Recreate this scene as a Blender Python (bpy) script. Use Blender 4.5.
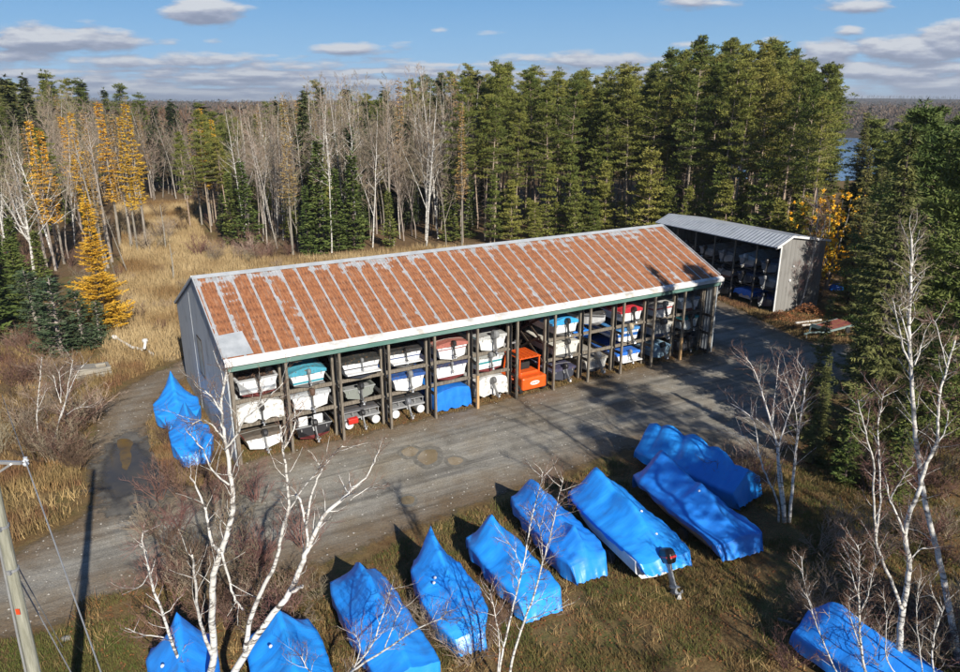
import bpy, math, random
import numpy as np
from mathutils import Vector, Matrix, noise as mn

for o in list(bpy.data.objects):
    bpy.data.objects.remove(o)
scn = bpy.context.scene
COL = scn.collection
R = math.radians
rnd = random.Random(7)

# ------------------------------------------------------------------ camera
F_PX, PITCH, CAM_H = 716.4, 0.3106, 18.78
cam_d = bpy.data.cameras.new('camera')
cam_d.sensor_width = 36.0
cam_d.sensor_fit = 'HORIZONTAL'
cam_d.lens = 36.0 * F_PX / 960.0
cam_d.clip_start = 0.1
cam_d.clip_end = 20000
cam = bpy.data.objects.new('camera', cam_d)
COL.objects.link(cam)
cam.location = (0, 0, CAM_H)
cam.rotation_euler = (math.pi / 2 - PITCH, 0, 0)
scn.camera = cam

def ray(px, py):
    x, y = px - 480.0, py - 336.0
    return (x, F_PX * math.cos(PITCH) - y * math.sin(PITCH), -F_PX * math.sin(PITCH) - y * math.cos(PITCH))
def G(px, py, z=0.0):
    """the place in the photo's ground plane (or at height z) seen at a pixel"""
    d = ray(px, py); t = (z - CAM_H) / d[2]
    return Vector((d[0] * t, d[1] * t, z))
def V(px, py, Y):
    """the point seen at a pixel that stands Y metres north"""
    d = ray(px, py); t = Y / d[1]
    return Vector((d[0] * t, Y, CAM_H + d[2] * t))

# ------------------------------------------------------------------ light and sky
SUN_EL = R(28.8)
SUN_DIR = Vector((0.434 * math.cos(SUN_EL), -0.901 * math.cos(SUN_EL), math.sin(SUN_EL)))   # towards the sun
sun_d = bpy.data.lights.new('sun', 'SUN')
sun_d.energy = 5.0
sun_d.angle = R(0.53)
sun_d.color = (1.0, 0.93, 0.82)
sun = bpy.data.objects.new('sun', sun_d)
COL.objects.link(sun)
sun.rotation_euler = SUN_DIR.to_track_quat('Z', 'Y').to_euler()
sun.location = (40, -60, 60)

world = bpy.data.worlds.new('World')
scn.world = world
world.use_nodes = True

def NN(nt, typ, **kw):
    n = nt.nodes.new(typ)
    for k, v in kw.items():
        if k.startswith('i_'):
            key = k[2:]
            n.inputs[int(key) if key.isdigit() else key].default_value = v
        else:
            setattr(n, k, v)
    return n
def math_n(nt, op, a, b=None, c=None, clamp=False):
    n = nt.nodes.new('ShaderNodeMath'); n.operation = op; n.use_clamp = clamp
    for i, s in enumerate((a, b, c)):
        if s is None: continue
        if isinstance(s, (int, float)): n.inputs[i].default_value = s
        else: nt.links.new(s, n.inputs[i])
    return n.outputs[0]
def mix_n(nt, fac, a, b, blend='MIX'):
    n = nt.nodes.new('ShaderNodeMix'); n.data_type = 'RGBA'; n.blend_type = blend
    for i, s in ((0, fac), (6, a), (7, b)):
        if isinstance(s, (int, float)): n.inputs[i].default_value = s
        elif isinstance(s, tuple): n.inputs[i].default_value = (*s[:3], 1)
        else: nt.links.new(s, n.inputs[i])
    return n.outputs[2]
def ramp_n(nt, src, stops, interp='LINEAR'):
    n = nt.nodes.new('ShaderNodeValToRGB'); n.color_ramp.interpolation = interp
    el = n.color_ramp.elements
    while len(el) < len(stops): el.new(0.5)
    for e, (p, c) in zip(el, stops):
        e.position = p
        e.color = (*c, 1) if isinstance(c, tuple) else (c, c, c, 1)
    nt.links.new(src, n.inputs[0])
    return n.outputs[0]

def build_world():
    nt = world.node_tree
    nt.nodes.clear()
    out = NN(nt, 'ShaderNodeOutputWorld')
    bg = NN(nt, 'ShaderNodeBackground'); bg.inputs[1].default_value = 0.11
    nt.links.new(bg.outputs[0], out.inputs[0])
    tc = NN(nt, 'ShaderNodeTexCoord')
    sep = NN(nt, 'ShaderNodeSeparateXYZ'); nt.links.new(tc.outputs['Generated'], sep.inputs[0])
    # the clear sky, read a little higher than it stands so that the air near the horizon stays blue
    zz = math_n(nt, 'MULTIPLY_ADD', sep.outputs[2], 2.2, 0.10)
    cmb = NN(nt, 'ShaderNodeCombineXYZ')
    nt.links.new(sep.outputs[0], cmb.inputs[0]); nt.links.new(sep.outputs[1], cmb.inputs[1]); nt.links.new(zz, cmb.inputs[2])
    nrm = NN(nt, 'ShaderNodeVectorMath', operation='NORMALIZE'); nt.links.new(cmb.outputs[0], nrm.inputs[0])
    sky = NN(nt, 'ShaderNodeTexSky'); sky.sky_type = 'NISHITA'; sky.sun_disc = False
    sky.sun_elevation = SUN_EL
    sky.sun_rotation = math.atan2(SUN_DIR.x, SUN_DIR.y)
    sky.air_density = 1.0; sky.dust_density = 0.3; sky.ozone_density = 2.0; sky.altitude = 300
    nt.links.new(nrm.outputs[0], sky.inputs[0])
    # cloud density as a node group of (tan azimuth, tan elevation)
    g = bpy.data.node_groups.new('cloud_density', 'ShaderNodeTree')
    g.interface.new_socket('Az', in_out='INPUT', socket_type='NodeSocketFloat')
    g.interface.new_socket('El', in_out='INPUT', socket_type='NodeSocketFloat')
    g.interface.new_socket('D', in_out='OUTPUT', socket_type='NodeSocketFloat')
    gi, go = NN(g, 'NodeGroupInput'), NN(g, 'NodeGroupOutput')
    az, el = gi.outputs[0], gi.outputs[1]
    cv = NN(g, 'ShaderNodeCombineXYZ'); g.links.new(az, cv.inputs[0]); g.links.new(el, cv.inputs[1])
    m1 = NN(g, 'ShaderNodeMapping'); m1.inputs['Scale'].default_value = (9, 34, 1); g.links.new(cv.outputs[0], m1.inputs[0])
    n1 = NN(g, 'ShaderNodeTexNoise'); n1.inputs['Scale'].default_value = 1.6; n1.inputs['Detail'].default_value = 7; n1.inputs['Roughness'].default_value = 0.58
    g.links.new(m1.outputs[0], n1.inputs['Vector'])
    blobs = [(205, 11, 36, 13, 1.15), (60, 40, 75, 13, 1.1), (15, 56, 60, 9, .8), (120, 62, 70, 9, .75), (190, 60, 60, 9, .85), (345, 49, 36, 7, .95),
             (290, 66, 80, 7, .7), (90, 22, 20, 6, .5), (170, 42, 14, 5, .5), (213, 41, 16, 5, .5), (405, 44, 22, 6, .5), (440, 30, 16, 4, .45),
             (490, 32, 30, 4, .45), (520, 58, 32, 7, .7), (605, 60, 55, 10, .95), (700, 3, 48, 8, .8), (690, 44, 20, 5, .55), (770, 40, 18, 5, .5),
             (850, 5, 40, 8, .75), (852, 31, 22, 6, .7), (830, 52, 34, 11, 1.15), (905, 50, 50, 13, 1.2), (950, 40, 34, 16, 1.15), (880, 72, 75, 10, 1.0),
             (760, 64, 60, 9, .7), (650, 72, 60, 8, .7)]
    tot = None
    for (px, py, wx, wy, amp) in blobs:
        d = ray(px, py); a0, e0 = d[0] / d[1], d[2] / d[1]
        dx = math_n(g, 'MULTIPLY', math_n(g, 'SUBTRACT', az, a0), F_PX / wx)
        dy = math_n(g, 'MULTIPLY', math_n(g, 'SUBTRACT', el, e0), F_PX / wy)
        r2 = math_n(g, 'MULTIPLY_ADD', dx, dx, math_n(g, 'MULTIPLY', dy, dy))
        v = math_n(g, 'MULTIPLY', math_n(g, 'EXPONENT', math_n(g, 'MULTIPLY', r2, -0.9)), amp)
        tot = v if tot is None else math_n(g, 'MAXIMUM', tot, v)
    # layered banks towards the horizon
    m2 = NN(g, 'ShaderNodeMapping'); m2.inputs['Scale'].default_value = (3.5, 60, 1); g.links.new(cv.outputs[0], m2.inputs[0])
    n2 = NN(g, 'ShaderNodeTexNoise'); n2.inputs['Scale'].default_value = 1.5; n2.inputs['Detail'].default_value = 5
    g.links.new(m2.outputs[0], n2.inputs['Vector'])
    low = ramp_n(g, el, [(0.0, 1.0), (0.045, 0.85), (0.075, 0.0)])
    bank = math_n(g, 'MULTIPLY', low, math_n(g, 'MULTIPLY_ADD', n2.outputs[0], 2.1, -0.28))
    tot = math_n(g, 'MAXIMUM', tot, bank)
    dd = math_n(g, 'ADD', tot, math_n(g, 'MULTIPLY', math_n(g, 'SUBTRACT', n1.outputs[0], 0.5), 1.5))
    g.links.new(dd, go.inputs[0])
    ysafe = math_n(nt, 'MAXIMUM', math_n(nt, 'ABSOLUTE', sep.outputs[1]), 0.05)
    azs = math_n(nt, 'DIVIDE', sep.outputs[0], ysafe); els = math_n(nt, 'DIVIDE', sep.outputs[2], ysafe)
    ga = NN(nt, 'ShaderNodeGroup'); ga.node_tree = g
    gb = NN(nt, 'ShaderNodeGroup'); gb.node_tree = g
    nt.links.new(azs, ga.inputs[0]); nt.links.new(els, ga.inputs[1])
    nt.links.new(azs, gb.inputs[0]); nt.links.new(math_n(nt, 'ADD', els, 0.0075), gb.inputs[1])
    alpha = ramp_n(nt, ga.outputs[0], [(0.36, 0.0), (0.66, 0.92)])
    lit = math_n(nt, 'SUBTRACT', ga.outputs[0], gb.outputs[0])
    shade = ramp_n(nt, math_n(nt, 'MULTIPLY_ADD', lit, 0.9, 0.5, clamp=True), [(0.28, (1.75, 1.95, 2.6)), (0.5, (2.5, 2.7, 3.4)), (0.8, (4.7, 4.8, 5.0))])
    back = math_n(nt, 'GREATER_THAN', sep.outputs[2], 0.0)
    alpha = math_n(nt, 'MULTIPLY', alpha, back)
    pale = ramp_n(nt, sep.outputs[2], [(0.0, (3.2, 4.5, 5.6)), (0.06, (1.8, 3.5, 5.3)), (0.15, (0.85, 2.5, 4.8)), (0.30, (0.4, 1.0, 2.3)), (0.8, (0.22, 0.6, 1.6))])
    tint = mix_n(nt, 0.80, sky.outputs[0], pale)
    col = mix_n(nt, alpha, tint, shade)
    nt.links.new(col, bg.inputs[0])
build_world()
scn.view_settings.view_transform = 'Standard'
scn.view_settings.look = 'None'
scn.view_settings.exposure = 0.50
scn.view_settings.gamma = 1.0
scn.view_settings.use_curve_mapping = False
scn.render.engine = 'CYCLES'
scn.cycles.max_bounces = 6
scn.cycles.diffuse_bounces = 3
scn.cycles.glossy_bounces = 3
scn.cycles.transparent_max_bounces = 6
scn.cycles.caustics_reflective = False
scn.cycles.caustics_refractive = False

# ------------------------------------------------------------------ materials
def mat(name, col, rough=0.6, metal=0.0, col2=None, scale=4.0, stretch=(1, 1, 1), lo=0.35, hi=0.65, bump=0.0, bscale=None, detail=6.0,
        rand=0.0, coat=0.0, spec=0.5, col3=None, scale3=1.0, lo3=0.55, hi3=0.7):
    m = bpy.data.materials.new(name); m.use_nodes = True
    nt = m.node_tree; b = nt.nodes['Principled BSDF']
    b.inputs['Roughness'].default_value = rough; b.inputs['Metallic'].default_value = metal
    b.inputs['Coat Weight'].default_value = coat
    b.inputs['Specular IOR Level'].default_value = spec
    tc = NN(nt, 'ShaderNodeTexCoord')
    mp = NN(nt, 'ShaderNodeMapping'); mp.inputs['Scale'].default_value = stretch
    nt.links.new(tc.outputs['Object'], mp.inputs[0])
    c = tuple(col)
    if col2 is not None:
        n = NN(nt, 'ShaderNodeTexNoise'); n.inputs['Scale'].default_value = scale; n.inputs['Detail'].default_value = detail
        n.inputs['Roughness'].default_value = 0.6
        nt.links.new(mp.outputs[0], n.inputs['Vector'])
        c = ramp_n(nt, n.outputs[0], [(lo, tuple(col)), (hi, tuple(col2))])
    if col3 is not None:
        n3 = NN(nt, 'ShaderNodeTexNoise'); n3.inputs['Scale'].default_value = scale3; n3.inputs['Detail'].default_value = 5
        nt.links.new(tc.outputs['Object'], n3.inputs['Vector'])
        c = mix_n(nt, ramp_n(nt, n3.outputs[0], [(lo3, 0.0), (hi3, 1.0)]), c, tuple(col3))
    if rand:
        oi = NN(nt, 'ShaderNodeObjectInfo')
        v = math_n(nt, 'MULTIPLY_ADD', oi.outputs['Random'], rand * 2, 1 - rand)
        hs = NN(nt, 'ShaderNodeHueSaturation')
        nt.links.new(v, hs.inputs['Value'])
        nt.links.new(math_n(nt, 'MULTIPLY_ADD', oi.outputs['Random'], -0.06 * rand / 0.3, 0.5 + 0.03 * rand / 0.3), hs.inputs['Hue'])
        if isinstance(c, tuple): hs.inputs['Color'].default_value = (*c, 1)
        else: nt.links.new(c, hs.inputs['Color'])
        c = hs.outputs[0]
    if isinstance(c, tuple): b.inputs['Base Color'].default_value = (*c, 1)
    else: nt.links.new(c, b.inputs['Base Color'])
    if bump:
        nb = NN(nt, 'ShaderNodeTexNoise'); nb.inputs['Scale'].default_value = bscale or scale * 3; nb.inputs['Detail'].default_value = 6
        nt.links.new(mp.outputs[0], nb.inputs['Vector'])
        bp = NN(nt, 'ShaderNodeBump'); bp.inputs['Strength'].default_value = bump; bp.inputs['Distance'].default_value = 0.05
        nt.links.new(nb.outputs[0], bp.inputs['Height']); nt.links.new(bp.outputs[0], b.inputs['Normal'])
    return m
def shifted(m):
    nt = m.node_tree
    return nt, nt.nodes['Principled BSDF']

# ------------------------------------------------------------------ mesh helpers
class MB:
    def __init__(s): s.v = []; s.f = []; s.m = []; s.smooth = False
    def add(s, vs, fs, mi=0):
        o = len(s.v); s.v += [tuple(p) for p in vs]
        for f in fs: s.f.append(tuple(i + o for i in f)); s.m.append(mi)
        return s
    def box(s, c, d, rz=0.0, mi=0, bevel=0.0, tilt=None):
        x, y, z = d[0] / 2, d[1] / 2, d[2] / 2
        vs = [Vector((sx * x, sy * y, sz * z)) for sz in (-1, 1) for sy in (-1, 1) for sx in (-1, 1)]
        if tilt is not None: vs = [tilt @ p for p in vs]
        ca, sa = math.cos(rz), math.sin(rz)
        vs = [(c[0] + ca * p.x - sa * p.y, c[1] + sa * p.x + ca * p.y, c[2] + p.z) for p in vs]
        return s.add(vs, [(0, 2, 3, 1), (4, 5, 7, 6), (0, 1, 5, 4), (2, 6, 7, 3), (0, 4, 6, 2), (1, 3, 7, 5)], mi)
    def bar(s, a, b, w, h=None, mi=0, up=(0, 0, 1)):
        h = h or w; a, b = Vector(a), Vector(b); d = (b - a).normalized(); u = Vector(up)
        if abs(d.dot(u)) > 0.98: u = Vector((0, 1, 0))
        r = d.cross(u).normalized(); u = r.cross(d)
        vs = []
        for p in (a, b):
            for (i, j) in ((-1, -1), (1, -1), (1, 1), (-1, 1)): vs.append(p + r * i * w / 2 + u * j * h / 2)
        return s.add(vs, [(3, 2, 1, 0), (4, 5, 6, 7), (0, 1, 5, 4), (1, 2, 6, 5), (2, 3, 7, 6), (3, 0, 4, 7)], mi)
    def tube(s, pts, rad, n=6, mi=0, cap=True):
        pts = [Vector(p) for p in pts]
        if not isinstance(rad, (list, tuple)): rad = [rad] * len(pts)
        rings = []; ref = None
        for i, p in enumerate(pts):
            d = (pts[min(i + 1, len(pts) - 1)] - pts[max(i - 1, 0)])
            if d.length < 1e-9: d = Vector((0, 0, 1))
            d.normalize()
            if ref is None: ref = Vector((1, 0, 0)) if abs(d.x) < 0.9 else Vector((0, 1, 0))
            r = (ref - d * ref.dot(d)).normalized(); u = d.cross(r); ref = r
            rings.append([p + (r * math.cos(2 * math.pi * k / n) + u * math.sin(2 * math.pi * k / n)) * rad[i] for k in range(n)])
        return s.loft(rings, mi, cap)
    def loft(s, rings, mi=0, cap=True, closed=True):
        n = len(rings[0]); vs = [p for r in rings for p in r]; fs = []
        for i in range(len(rings) - 1):
            for k in range(n if closed else n - 1):
                a, b = i * n + k, i * n + (k + 1) % n
                fs.append((a, b, b + n, a + n))
        if cap and closed:
            fs.append(tuple(range(n - 1, -1, -1))); o = (len(rings) - 1) * n
            fs.append(tuple(range(o, o + n)))
        return s.add(vs, fs, mi)
    def lathe(s, c, axis, prof, n=16, mi=0):
        """prof: (distance along axis, radius)"""
        ax = Vector(axis).normalized(); ref = Vector((1, 0, 0)) if abs(ax.x) < 0.9 else Vector((0, 0, 1))
        r = (ref - ax * ref.dot(ax)).normalized(); u = ax.cross(r); c = Vector(c)
        rings = [[c + ax * t + (r * math.cos(2 * math.pi * k / n) + u * math.sin(2 * math.pi * k / n)) * q for k in range(n)] for t, q in prof]
        return s.loft(rings, mi)
    def tri(s, a, b, c, mi=0): return s.add([a, b, c], [(0, 1, 2)], mi)
    def mesh(s, name, mats, smooth=False):
        me = bpy.data.meshes.new(name)
        me.from_pydata(s.v, [], s.f)
        ms = mats if isinstance(mats, (list, tuple)) else [mats]
        for m in ms: me.materials.append(m)
        if len(ms) > 1: me.polygons.foreach_set('material_index', s.m)
        if smooth: me.polygons.foreach_set('use_smooth', [True] * len(me.polygons))
        me.update()
        return me
    def build(s, name, mats, parent=None, smooth=False, bevel=0.0):
        o = bpy.data.objects.new(name, s.mesh(name, mats, smooth)); COL.objects.link(o)
        if parent is not None: o.parent = parent
        if bevel:
            b = o.modifiers.new('bevel', 'BEVEL'); b.width = bevel; b.segments = 2; b.limit_method = 'ANGLE'
        return o
def tag(o, label=None, cat=None, group=None, kind=None):
    if label: o['label'] = label
    if cat: o['category'] = cat
    if group: o['group'] = group
    if kind: o['kind'] = kind
    return o
def thing(name, label, cat, loc=(0, 0, 0), rz=0.0, group=None):
    o = bpy.data.objects.new(name, None); COL.objects.link(o)
    o.empty_display_size = 0.3
    o.location = loc; o.rotation_euler = (0, 0, rz)
    return tag(o, label, cat, group)
def np_mesh(name, v, f, mats, k=3):
    me = bpy.data.meshes.new(name)
    v = np.asarray(v, dtype=np.float32); f = np.asarray(f, dtype=np.int32)
    me.vertices.add(len(v)); me.vertices.foreach_set('co', v.ravel())
    me.loops.add(f.size); me.loops.foreach_set('vertex_index', f.ravel())
    me.polygons.add(len(f)); me.polygons.foreach_set('loop_start', np.arange(0, f.size, k, dtype=np.int32))
    me.materials.append(mats)
    me.update(calc_edges=True); me.validate()
    return me
def link_mesh(name, me, parent=None):
    o = bpy.data.objects.new(name, me); COL.objects.link(o)
    if parent is not None: o.parent = parent
    return o
def inside(x, y, poly):
    c = False; n = len(poly); j = n - 1
    for i in range(n):
        xi, yi = poly[i]; xj, yj = poly[j]
        if (yi > y) != (yj > y) and x < (xj - xi) * (y - yi) / (yj - yi) + xi: c = not c
        j = i
    return c
def poly_dist(x, y, poly):
    best = 1e9; n = len(poly)
    for i in range(n):
        ax, ay = poly[i]; bx, by = poly[(i + 1) % n]
        dx, dy = bx - ax, by - ay
        t = max(0, min(1, ((x - ax) * dx + (y - ay) * dy) / (dx * dx + dy * dy + 1e-9)))
        best = min(best, math.hypot(x - ax - t * dx, y - ay - t * dy))
    return best
# ------------------------------------------------------------------ the ground
YAW, OX, OY = 0.5416, -13.23, 35.18
CY, SY = math.cos(YAW), math.sin(YAW)
def S(u, v, z=0.0):
    """a point in the rusty-roofed shed's own frame: u along its front, v into its depth"""
    return Vector((OX + CY * u - SY * v, OY + SY * u + CY * v, z))
YARD = [(-40, 9), (-20.9, 26.8), (-19.3, 29.1), (-19.0, 30.8), (-20.5, 33.5), (-22.0, 36.4), (-23.3, 39.7), (-24.7, 43.5), (-24.7, 47.1), (-23.6, 50.5),
        (-22.5, 54.0), (-20.5, 51.5)] + [tuple(G(*q))[:2] for q in ((170, 384), (158, 400), (149, 425), (150, 450), (166, 482), (200, 490), (232, 468))] + \
       [tuple(S(u, .25))[:2] for u in (1, 10, 20, 30, 37.4)] + [tuple(S(38.0, v))[:2] for v in (3, 9, 16, 26)] + \
       [(13, 92), (18.5, 84), (24.0, 70.6), (25.3, 66.2), (26.2, 60.9), (27.4, 56.6), (31, 56.2), (40, 57.5), (60, 60), (62, 52), (40, 50), (30, 48.5), (23.9, 45.4),
        (20.0, 40.5), (16.5, 36.2), (13.2, 36.2), (9.8, 38.0), (6.6, 36.0), (2.6, 33.2), (-1.4, 30.6), (-3.7, 29.0), (-6.4, 26.6), (-9.5, 25.6),
        (-12.8, 25.4), (-15.0, 24.4), (-15.8, 22.8), (-17.9, 22.0), (-36, 3)]

def vnoise(x, y, s, seed=0.0):
    return mn.noise(Vector((x * s + seed, y * s - seed, seed * 1.7)))

def sheet(name, poly, z, material, res=0.6, pad=1.0, hgt=None):
    xs = [p[0] for p in poly]; ys = [p[1] for p in poly]
    x0, x1, y0, y1 = min(xs) - pad, max(xs) + pad, min(ys) - pad, max(ys) + pad
    nx, ny = int((x1 - x0) / res) + 2, int((y1 - y0) / res) + 2
    idx = {}; vs = []; ed = []
    def vert(i, j):
        k = (i, j)
        if k not in idx:
            x, y = x0 + i * res, y0 + j * res
            d = poly_dist(x, y, poly)
            idx[k] = len(vs); vs.append((x, y, z + (hgt(x, y) if hgt else 0))); ed.append(d if inside(x, y, poly) else -d)
        return idx[k]
    fs = []
    for i in range(nx):
        for j in range(ny):
            cx, cy = x0 + (i + .5) * res, y0 + (j + .5) * res
            if inside(cx, cy, poly) or poly_dist(cx, cy, poly) < pad:
                fs.append((vert(i, j), vert(i + 1, j), vert(i + 1, j + 1), vert(i, j + 1)))
    me = bpy.data.meshes.new(name); me.from_pydata(vs, [], fs)
    a = me.attributes.new('edge', 'FLOAT', 'POINT'); a.data.foreach_set('value', ed)
    me.materials.append(material)
    o = bpy.data.objects.new(name, me); COL.objects.link(o)
    return tag(o, kind='structure')
def ragged(m, amp=0.8, scale=0.9):
    """the sheet thins out at its border in patches, so that the ground below shows"""
    nt, b = shifted(m)
    at = NN(nt, 'ShaderNodeAttribute'); at.attribute_name = 'edge'
    tc = NN(nt, 'ShaderNodeTexCoord')
    n = NN(nt, 'ShaderNodeTexNoise'); n.inputs['Scale'].default_value = scale; n.inputs['Detail'].default_value = 8; n.inputs['Roughness'].default_value = 0.7
    nt.links.new(tc.outputs['Object'], n.inputs['Vector'])
    e = math_n(nt, 'MULTIPLY_ADD', math_n(nt, 'SUBTRACT', n.outputs[0], 0.5), amp * 4, at.outputs['Fac'])
    al = ramp_n(nt, math_n(nt, 'MULTIPLY_ADD', e, 1.0, 0.5, clamp=True), [(0.25, 0.0), (0.75, 1.0)])
    nt.links.new(al, b.inputs['Alpha'])
    return m

def ground_mat(name, cols, s1=0.35, s2=2.2, bump=0.5, fine=14.0):
    m = bpy.data.materials.new(name); m.use_nodes = True
    nt = m.node_tree; b = nt.nodes['Principled BSDF']; b.inputs['Roughness'].default_value = 0.95; b.inputs['Specular IOR Level'].default_value = 0.15
    tc = NN(nt, 'ShaderNodeTexCoord')
    def no(sc, det=6, rough=.6, dist=0.0):
        n = NN(nt, 'ShaderNodeTexNoise'); n.inputs['Scale'].default_value = sc; n.inputs['Detail'].default_value = det
        n.inputs['Roughness'].default_value = rough; n.inputs['Distortion'].default_value = dist
        nt.links.new(tc.outputs['Object'], n.inputs['Vector']); return n.outputs[0]
    a = ramp_n(nt, no(s1, dist=.6), [(0.38, cols[0]), (0.52, cols[1]), (0.64, cols[2])])
    f = ramp_n(nt, no(s2, 8, .7), [(0.38, 0.0), (0.62, 1.0)])
    c = mix_n(nt, f, a, cols[3])
    f2 = ramp_n(nt, no(fine, 6, .75), [(0.3, (0.45, 0.45, 0.45)), (0.7, (1.5, 1.5, 1.5))])
    c = mix_n(nt, 1.0, c, f2, 'MULTIPLY')
    nt.links.new(c, b.inputs['Base Color'])
    bp = NN(nt, 'ShaderNodeBump'); bp.inputs['Strength'].default_value = bump; bp.inputs['Distance'].default_value = 0.15
    nt.links.new(no(5.0, 8, .75), bp.inputs['Height']); nt.links.new(bp.outputs[0], b.inputs['Normal'])
    return m

def gravel_mat():
    m = bpy.data.materials.new('gravel'); m.use_nodes = True
    nt = m.node_tree; b = nt.nodes['Principled BSDF']; b.inputs['Roughness'].default_value = 0.9; b.inputs['Specular IOR Level'].default_value = 0.25
    tc = NN(nt, 'ShaderNodeTexCoord')
    rot = NN(nt, 'ShaderNodeMapping'); rot.vector_type = 'TEXTURE'; rot.inputs['Rotation'].default_value = (0, 0, YAW - 0.03)
    nt.links.new(tc.outputs['Object'], rot.inputs[0])
    def no(sc, st=None, det=6, rough=.6, dist=0.0):
        n = NN(nt, 'ShaderNodeTexNoise'); n.inputs['Scale'].default_value = sc; n.inputs['Detail'].default_value = det
        n.inputs['Roughness'].default_value = rough; n.inputs['Distortion'].default_value = dist
        if st:
            mp = NN(nt, 'ShaderNodeMapping'); mp.inputs['Scale'].default_value = st
            nt.links.new(rot.outputs[0], mp.inputs[0]); nt.links.new(mp.outputs[0], n.inputs['Vector'])
        else: nt.links.new(tc.outputs['Object'], n.inputs['Vector'])
        return n.outputs[0]
    base = ramp_n(nt, no(0.28, dist=.4), [(0.34, (0.205, 0.19, 0.16)), (0.5, (0.305, 0.288, 0.25)), (0.66, (0.27, 0.235, 0.18))])
    tr = ramp_n(nt, no(1.0, (0.05, 1.3, 1), 4, .55, .5), [(0.36, (0.52, 0.52, 0.53)), (0.47, (0.9, 0.9, 0.9)), (0.58, (1.15, 1.14, 1.12))])
    c = mix_n(nt, 0.70, base, tr, 'MULTIPLY')
    tr2 = ramp_n(nt, no(1.0, (0.10, 4.5, 1), 3, .5, .3), [(0.36, (0.74, 0.74, 0.74)), (0.55, (1.06, 1.06, 1.05))])
    c = mix_n(nt, ramp_n(nt, no(.22, det=3), [(.38, .1), (.6, .85)]), c, tr2, 'MULTIPLY')
    pat = ramp_n(nt, no(0.6, det=8, rough=.7), [(0.35, (0.75, 0.74, 0.72)), (0.6, (1.1, 1.1, 1.1))])
    c = mix_n(nt, 0.8, c, pat, 'MULTIPLY')
    fine = ramp_n(nt, no(16, det=8, rough=.8), [(0.34, (0.5, 0.5, 0.5)), (0.66, (1.42, 1.42, 1.42))])
    c = mix_n(nt, 0.9, c, fine, 'MULTIPLY')
    # leaf litter and earth along the border
    at = NN(nt, 'ShaderNodeAttribute'); at.attribute_name = 'edge'
    e = math_n(nt, 'MULTIPLY_ADD', math_n(nt, 'SUBTRACT', no(0.8, det=8, rough=.7), 0.5), 5.0, at.outputs['Fac'])
    lit = ramp_n(nt, math_n(nt, 'MULTIPLY', e, 0.25, clamp=True), [(0.1, 0.75), (0.7, 0.0)])
    dirt = ramp_n(nt, no(9, det=8, rough=.8), [(0.4, (0.10, 0.07, 0.04)), (0.62, (0.24, 0.16, 0.085))])
    c = mix_n(nt, lit, c, dirt)
    nt.links.new(c, b.inputs['Base Color'])
    bp = NN(nt, 'ShaderNodeBump'); bp.inputs['Strength'].default_value = 0.55; bp.inputs['Distance'].default_value = 0.06
    nt.links.new(math_n(nt, 'ADD', no(9, det=8, rough=.8), math_n(nt, 'MULTIPLY', no(1.0, (0.06, 1.8, 1), 4), 1.2)), bp.inputs['Height']); nt.links.new(bp.outputs[0], b.inputs['Normal'])
    return ragged(m, 0.55)

M = {}
M['ground'] = ground_mat('brown_grass_ground', [(0.095, 0.105, 0.032), (0.145, 0.095, 0.042), (0.12, 0.066, 0.030), (0.20, 0.135, 0.06)])
M['meadow'] = ragged(ground_mat('dry_meadow', [(0.26, 0.18, 0.085), (0.34, 0.25, 0.13), (0.20, 0.13, 0.065), (0.38, 0.285, 0.155)], .12, 1.1), 1.2, .5)
M['litter'] = ragged(ground_mat('forest_litter', [(0.085, 0.055, 0.03), (0.15, 0.10, 0.055), (0.10, 0.08, 0.04), (0.18, 0.115, 0.06)], .2, 1.4), 1.5, .4)
M['gravel'] = gravel_mat()

gm = MB(); gm.add([(-7800, -1900, 0), (7800, -1900, 0), (7800, 8900, 0), (-7800, 8900, 0)], [(0, 1, 2, 3)])
tag(gm.build('ground', M['ground']), kind='structure')
MEADOW = [(-28, 50), (-23, 53), (-20, 58), (-8, 66), (6, 74), (12, 84), (8, 97), (-9, 98), (-20, 91), (-27, 90), (-39, 102), (-52, 130), (-57, 147), (-74, 147), (-60, 118), (-46, 91), (-36, 66)]
sheet('meadow', MEADOW, 0.004, M['meadow'], res=1.2, pad=1.5)
WOODS = [(-125, 60), (-62, 62), (-47, 82), (-48, 95), (-76, 150), (-56, 150), (-50, 128), (-37, 103), (-26, 91), (-10, 98), (9, 97), (16, 96), (34, 76), (40, 62), (75, 62), (80, 185), (-135, 200)]
sheet('forest_floor', WOODS, 0.006, M['litter'], res=2.5, pad=2.5)
sheet('gravel_yard', YARD, 0.010, M['gravel'], res=0.5, pad=1.2)

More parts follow.
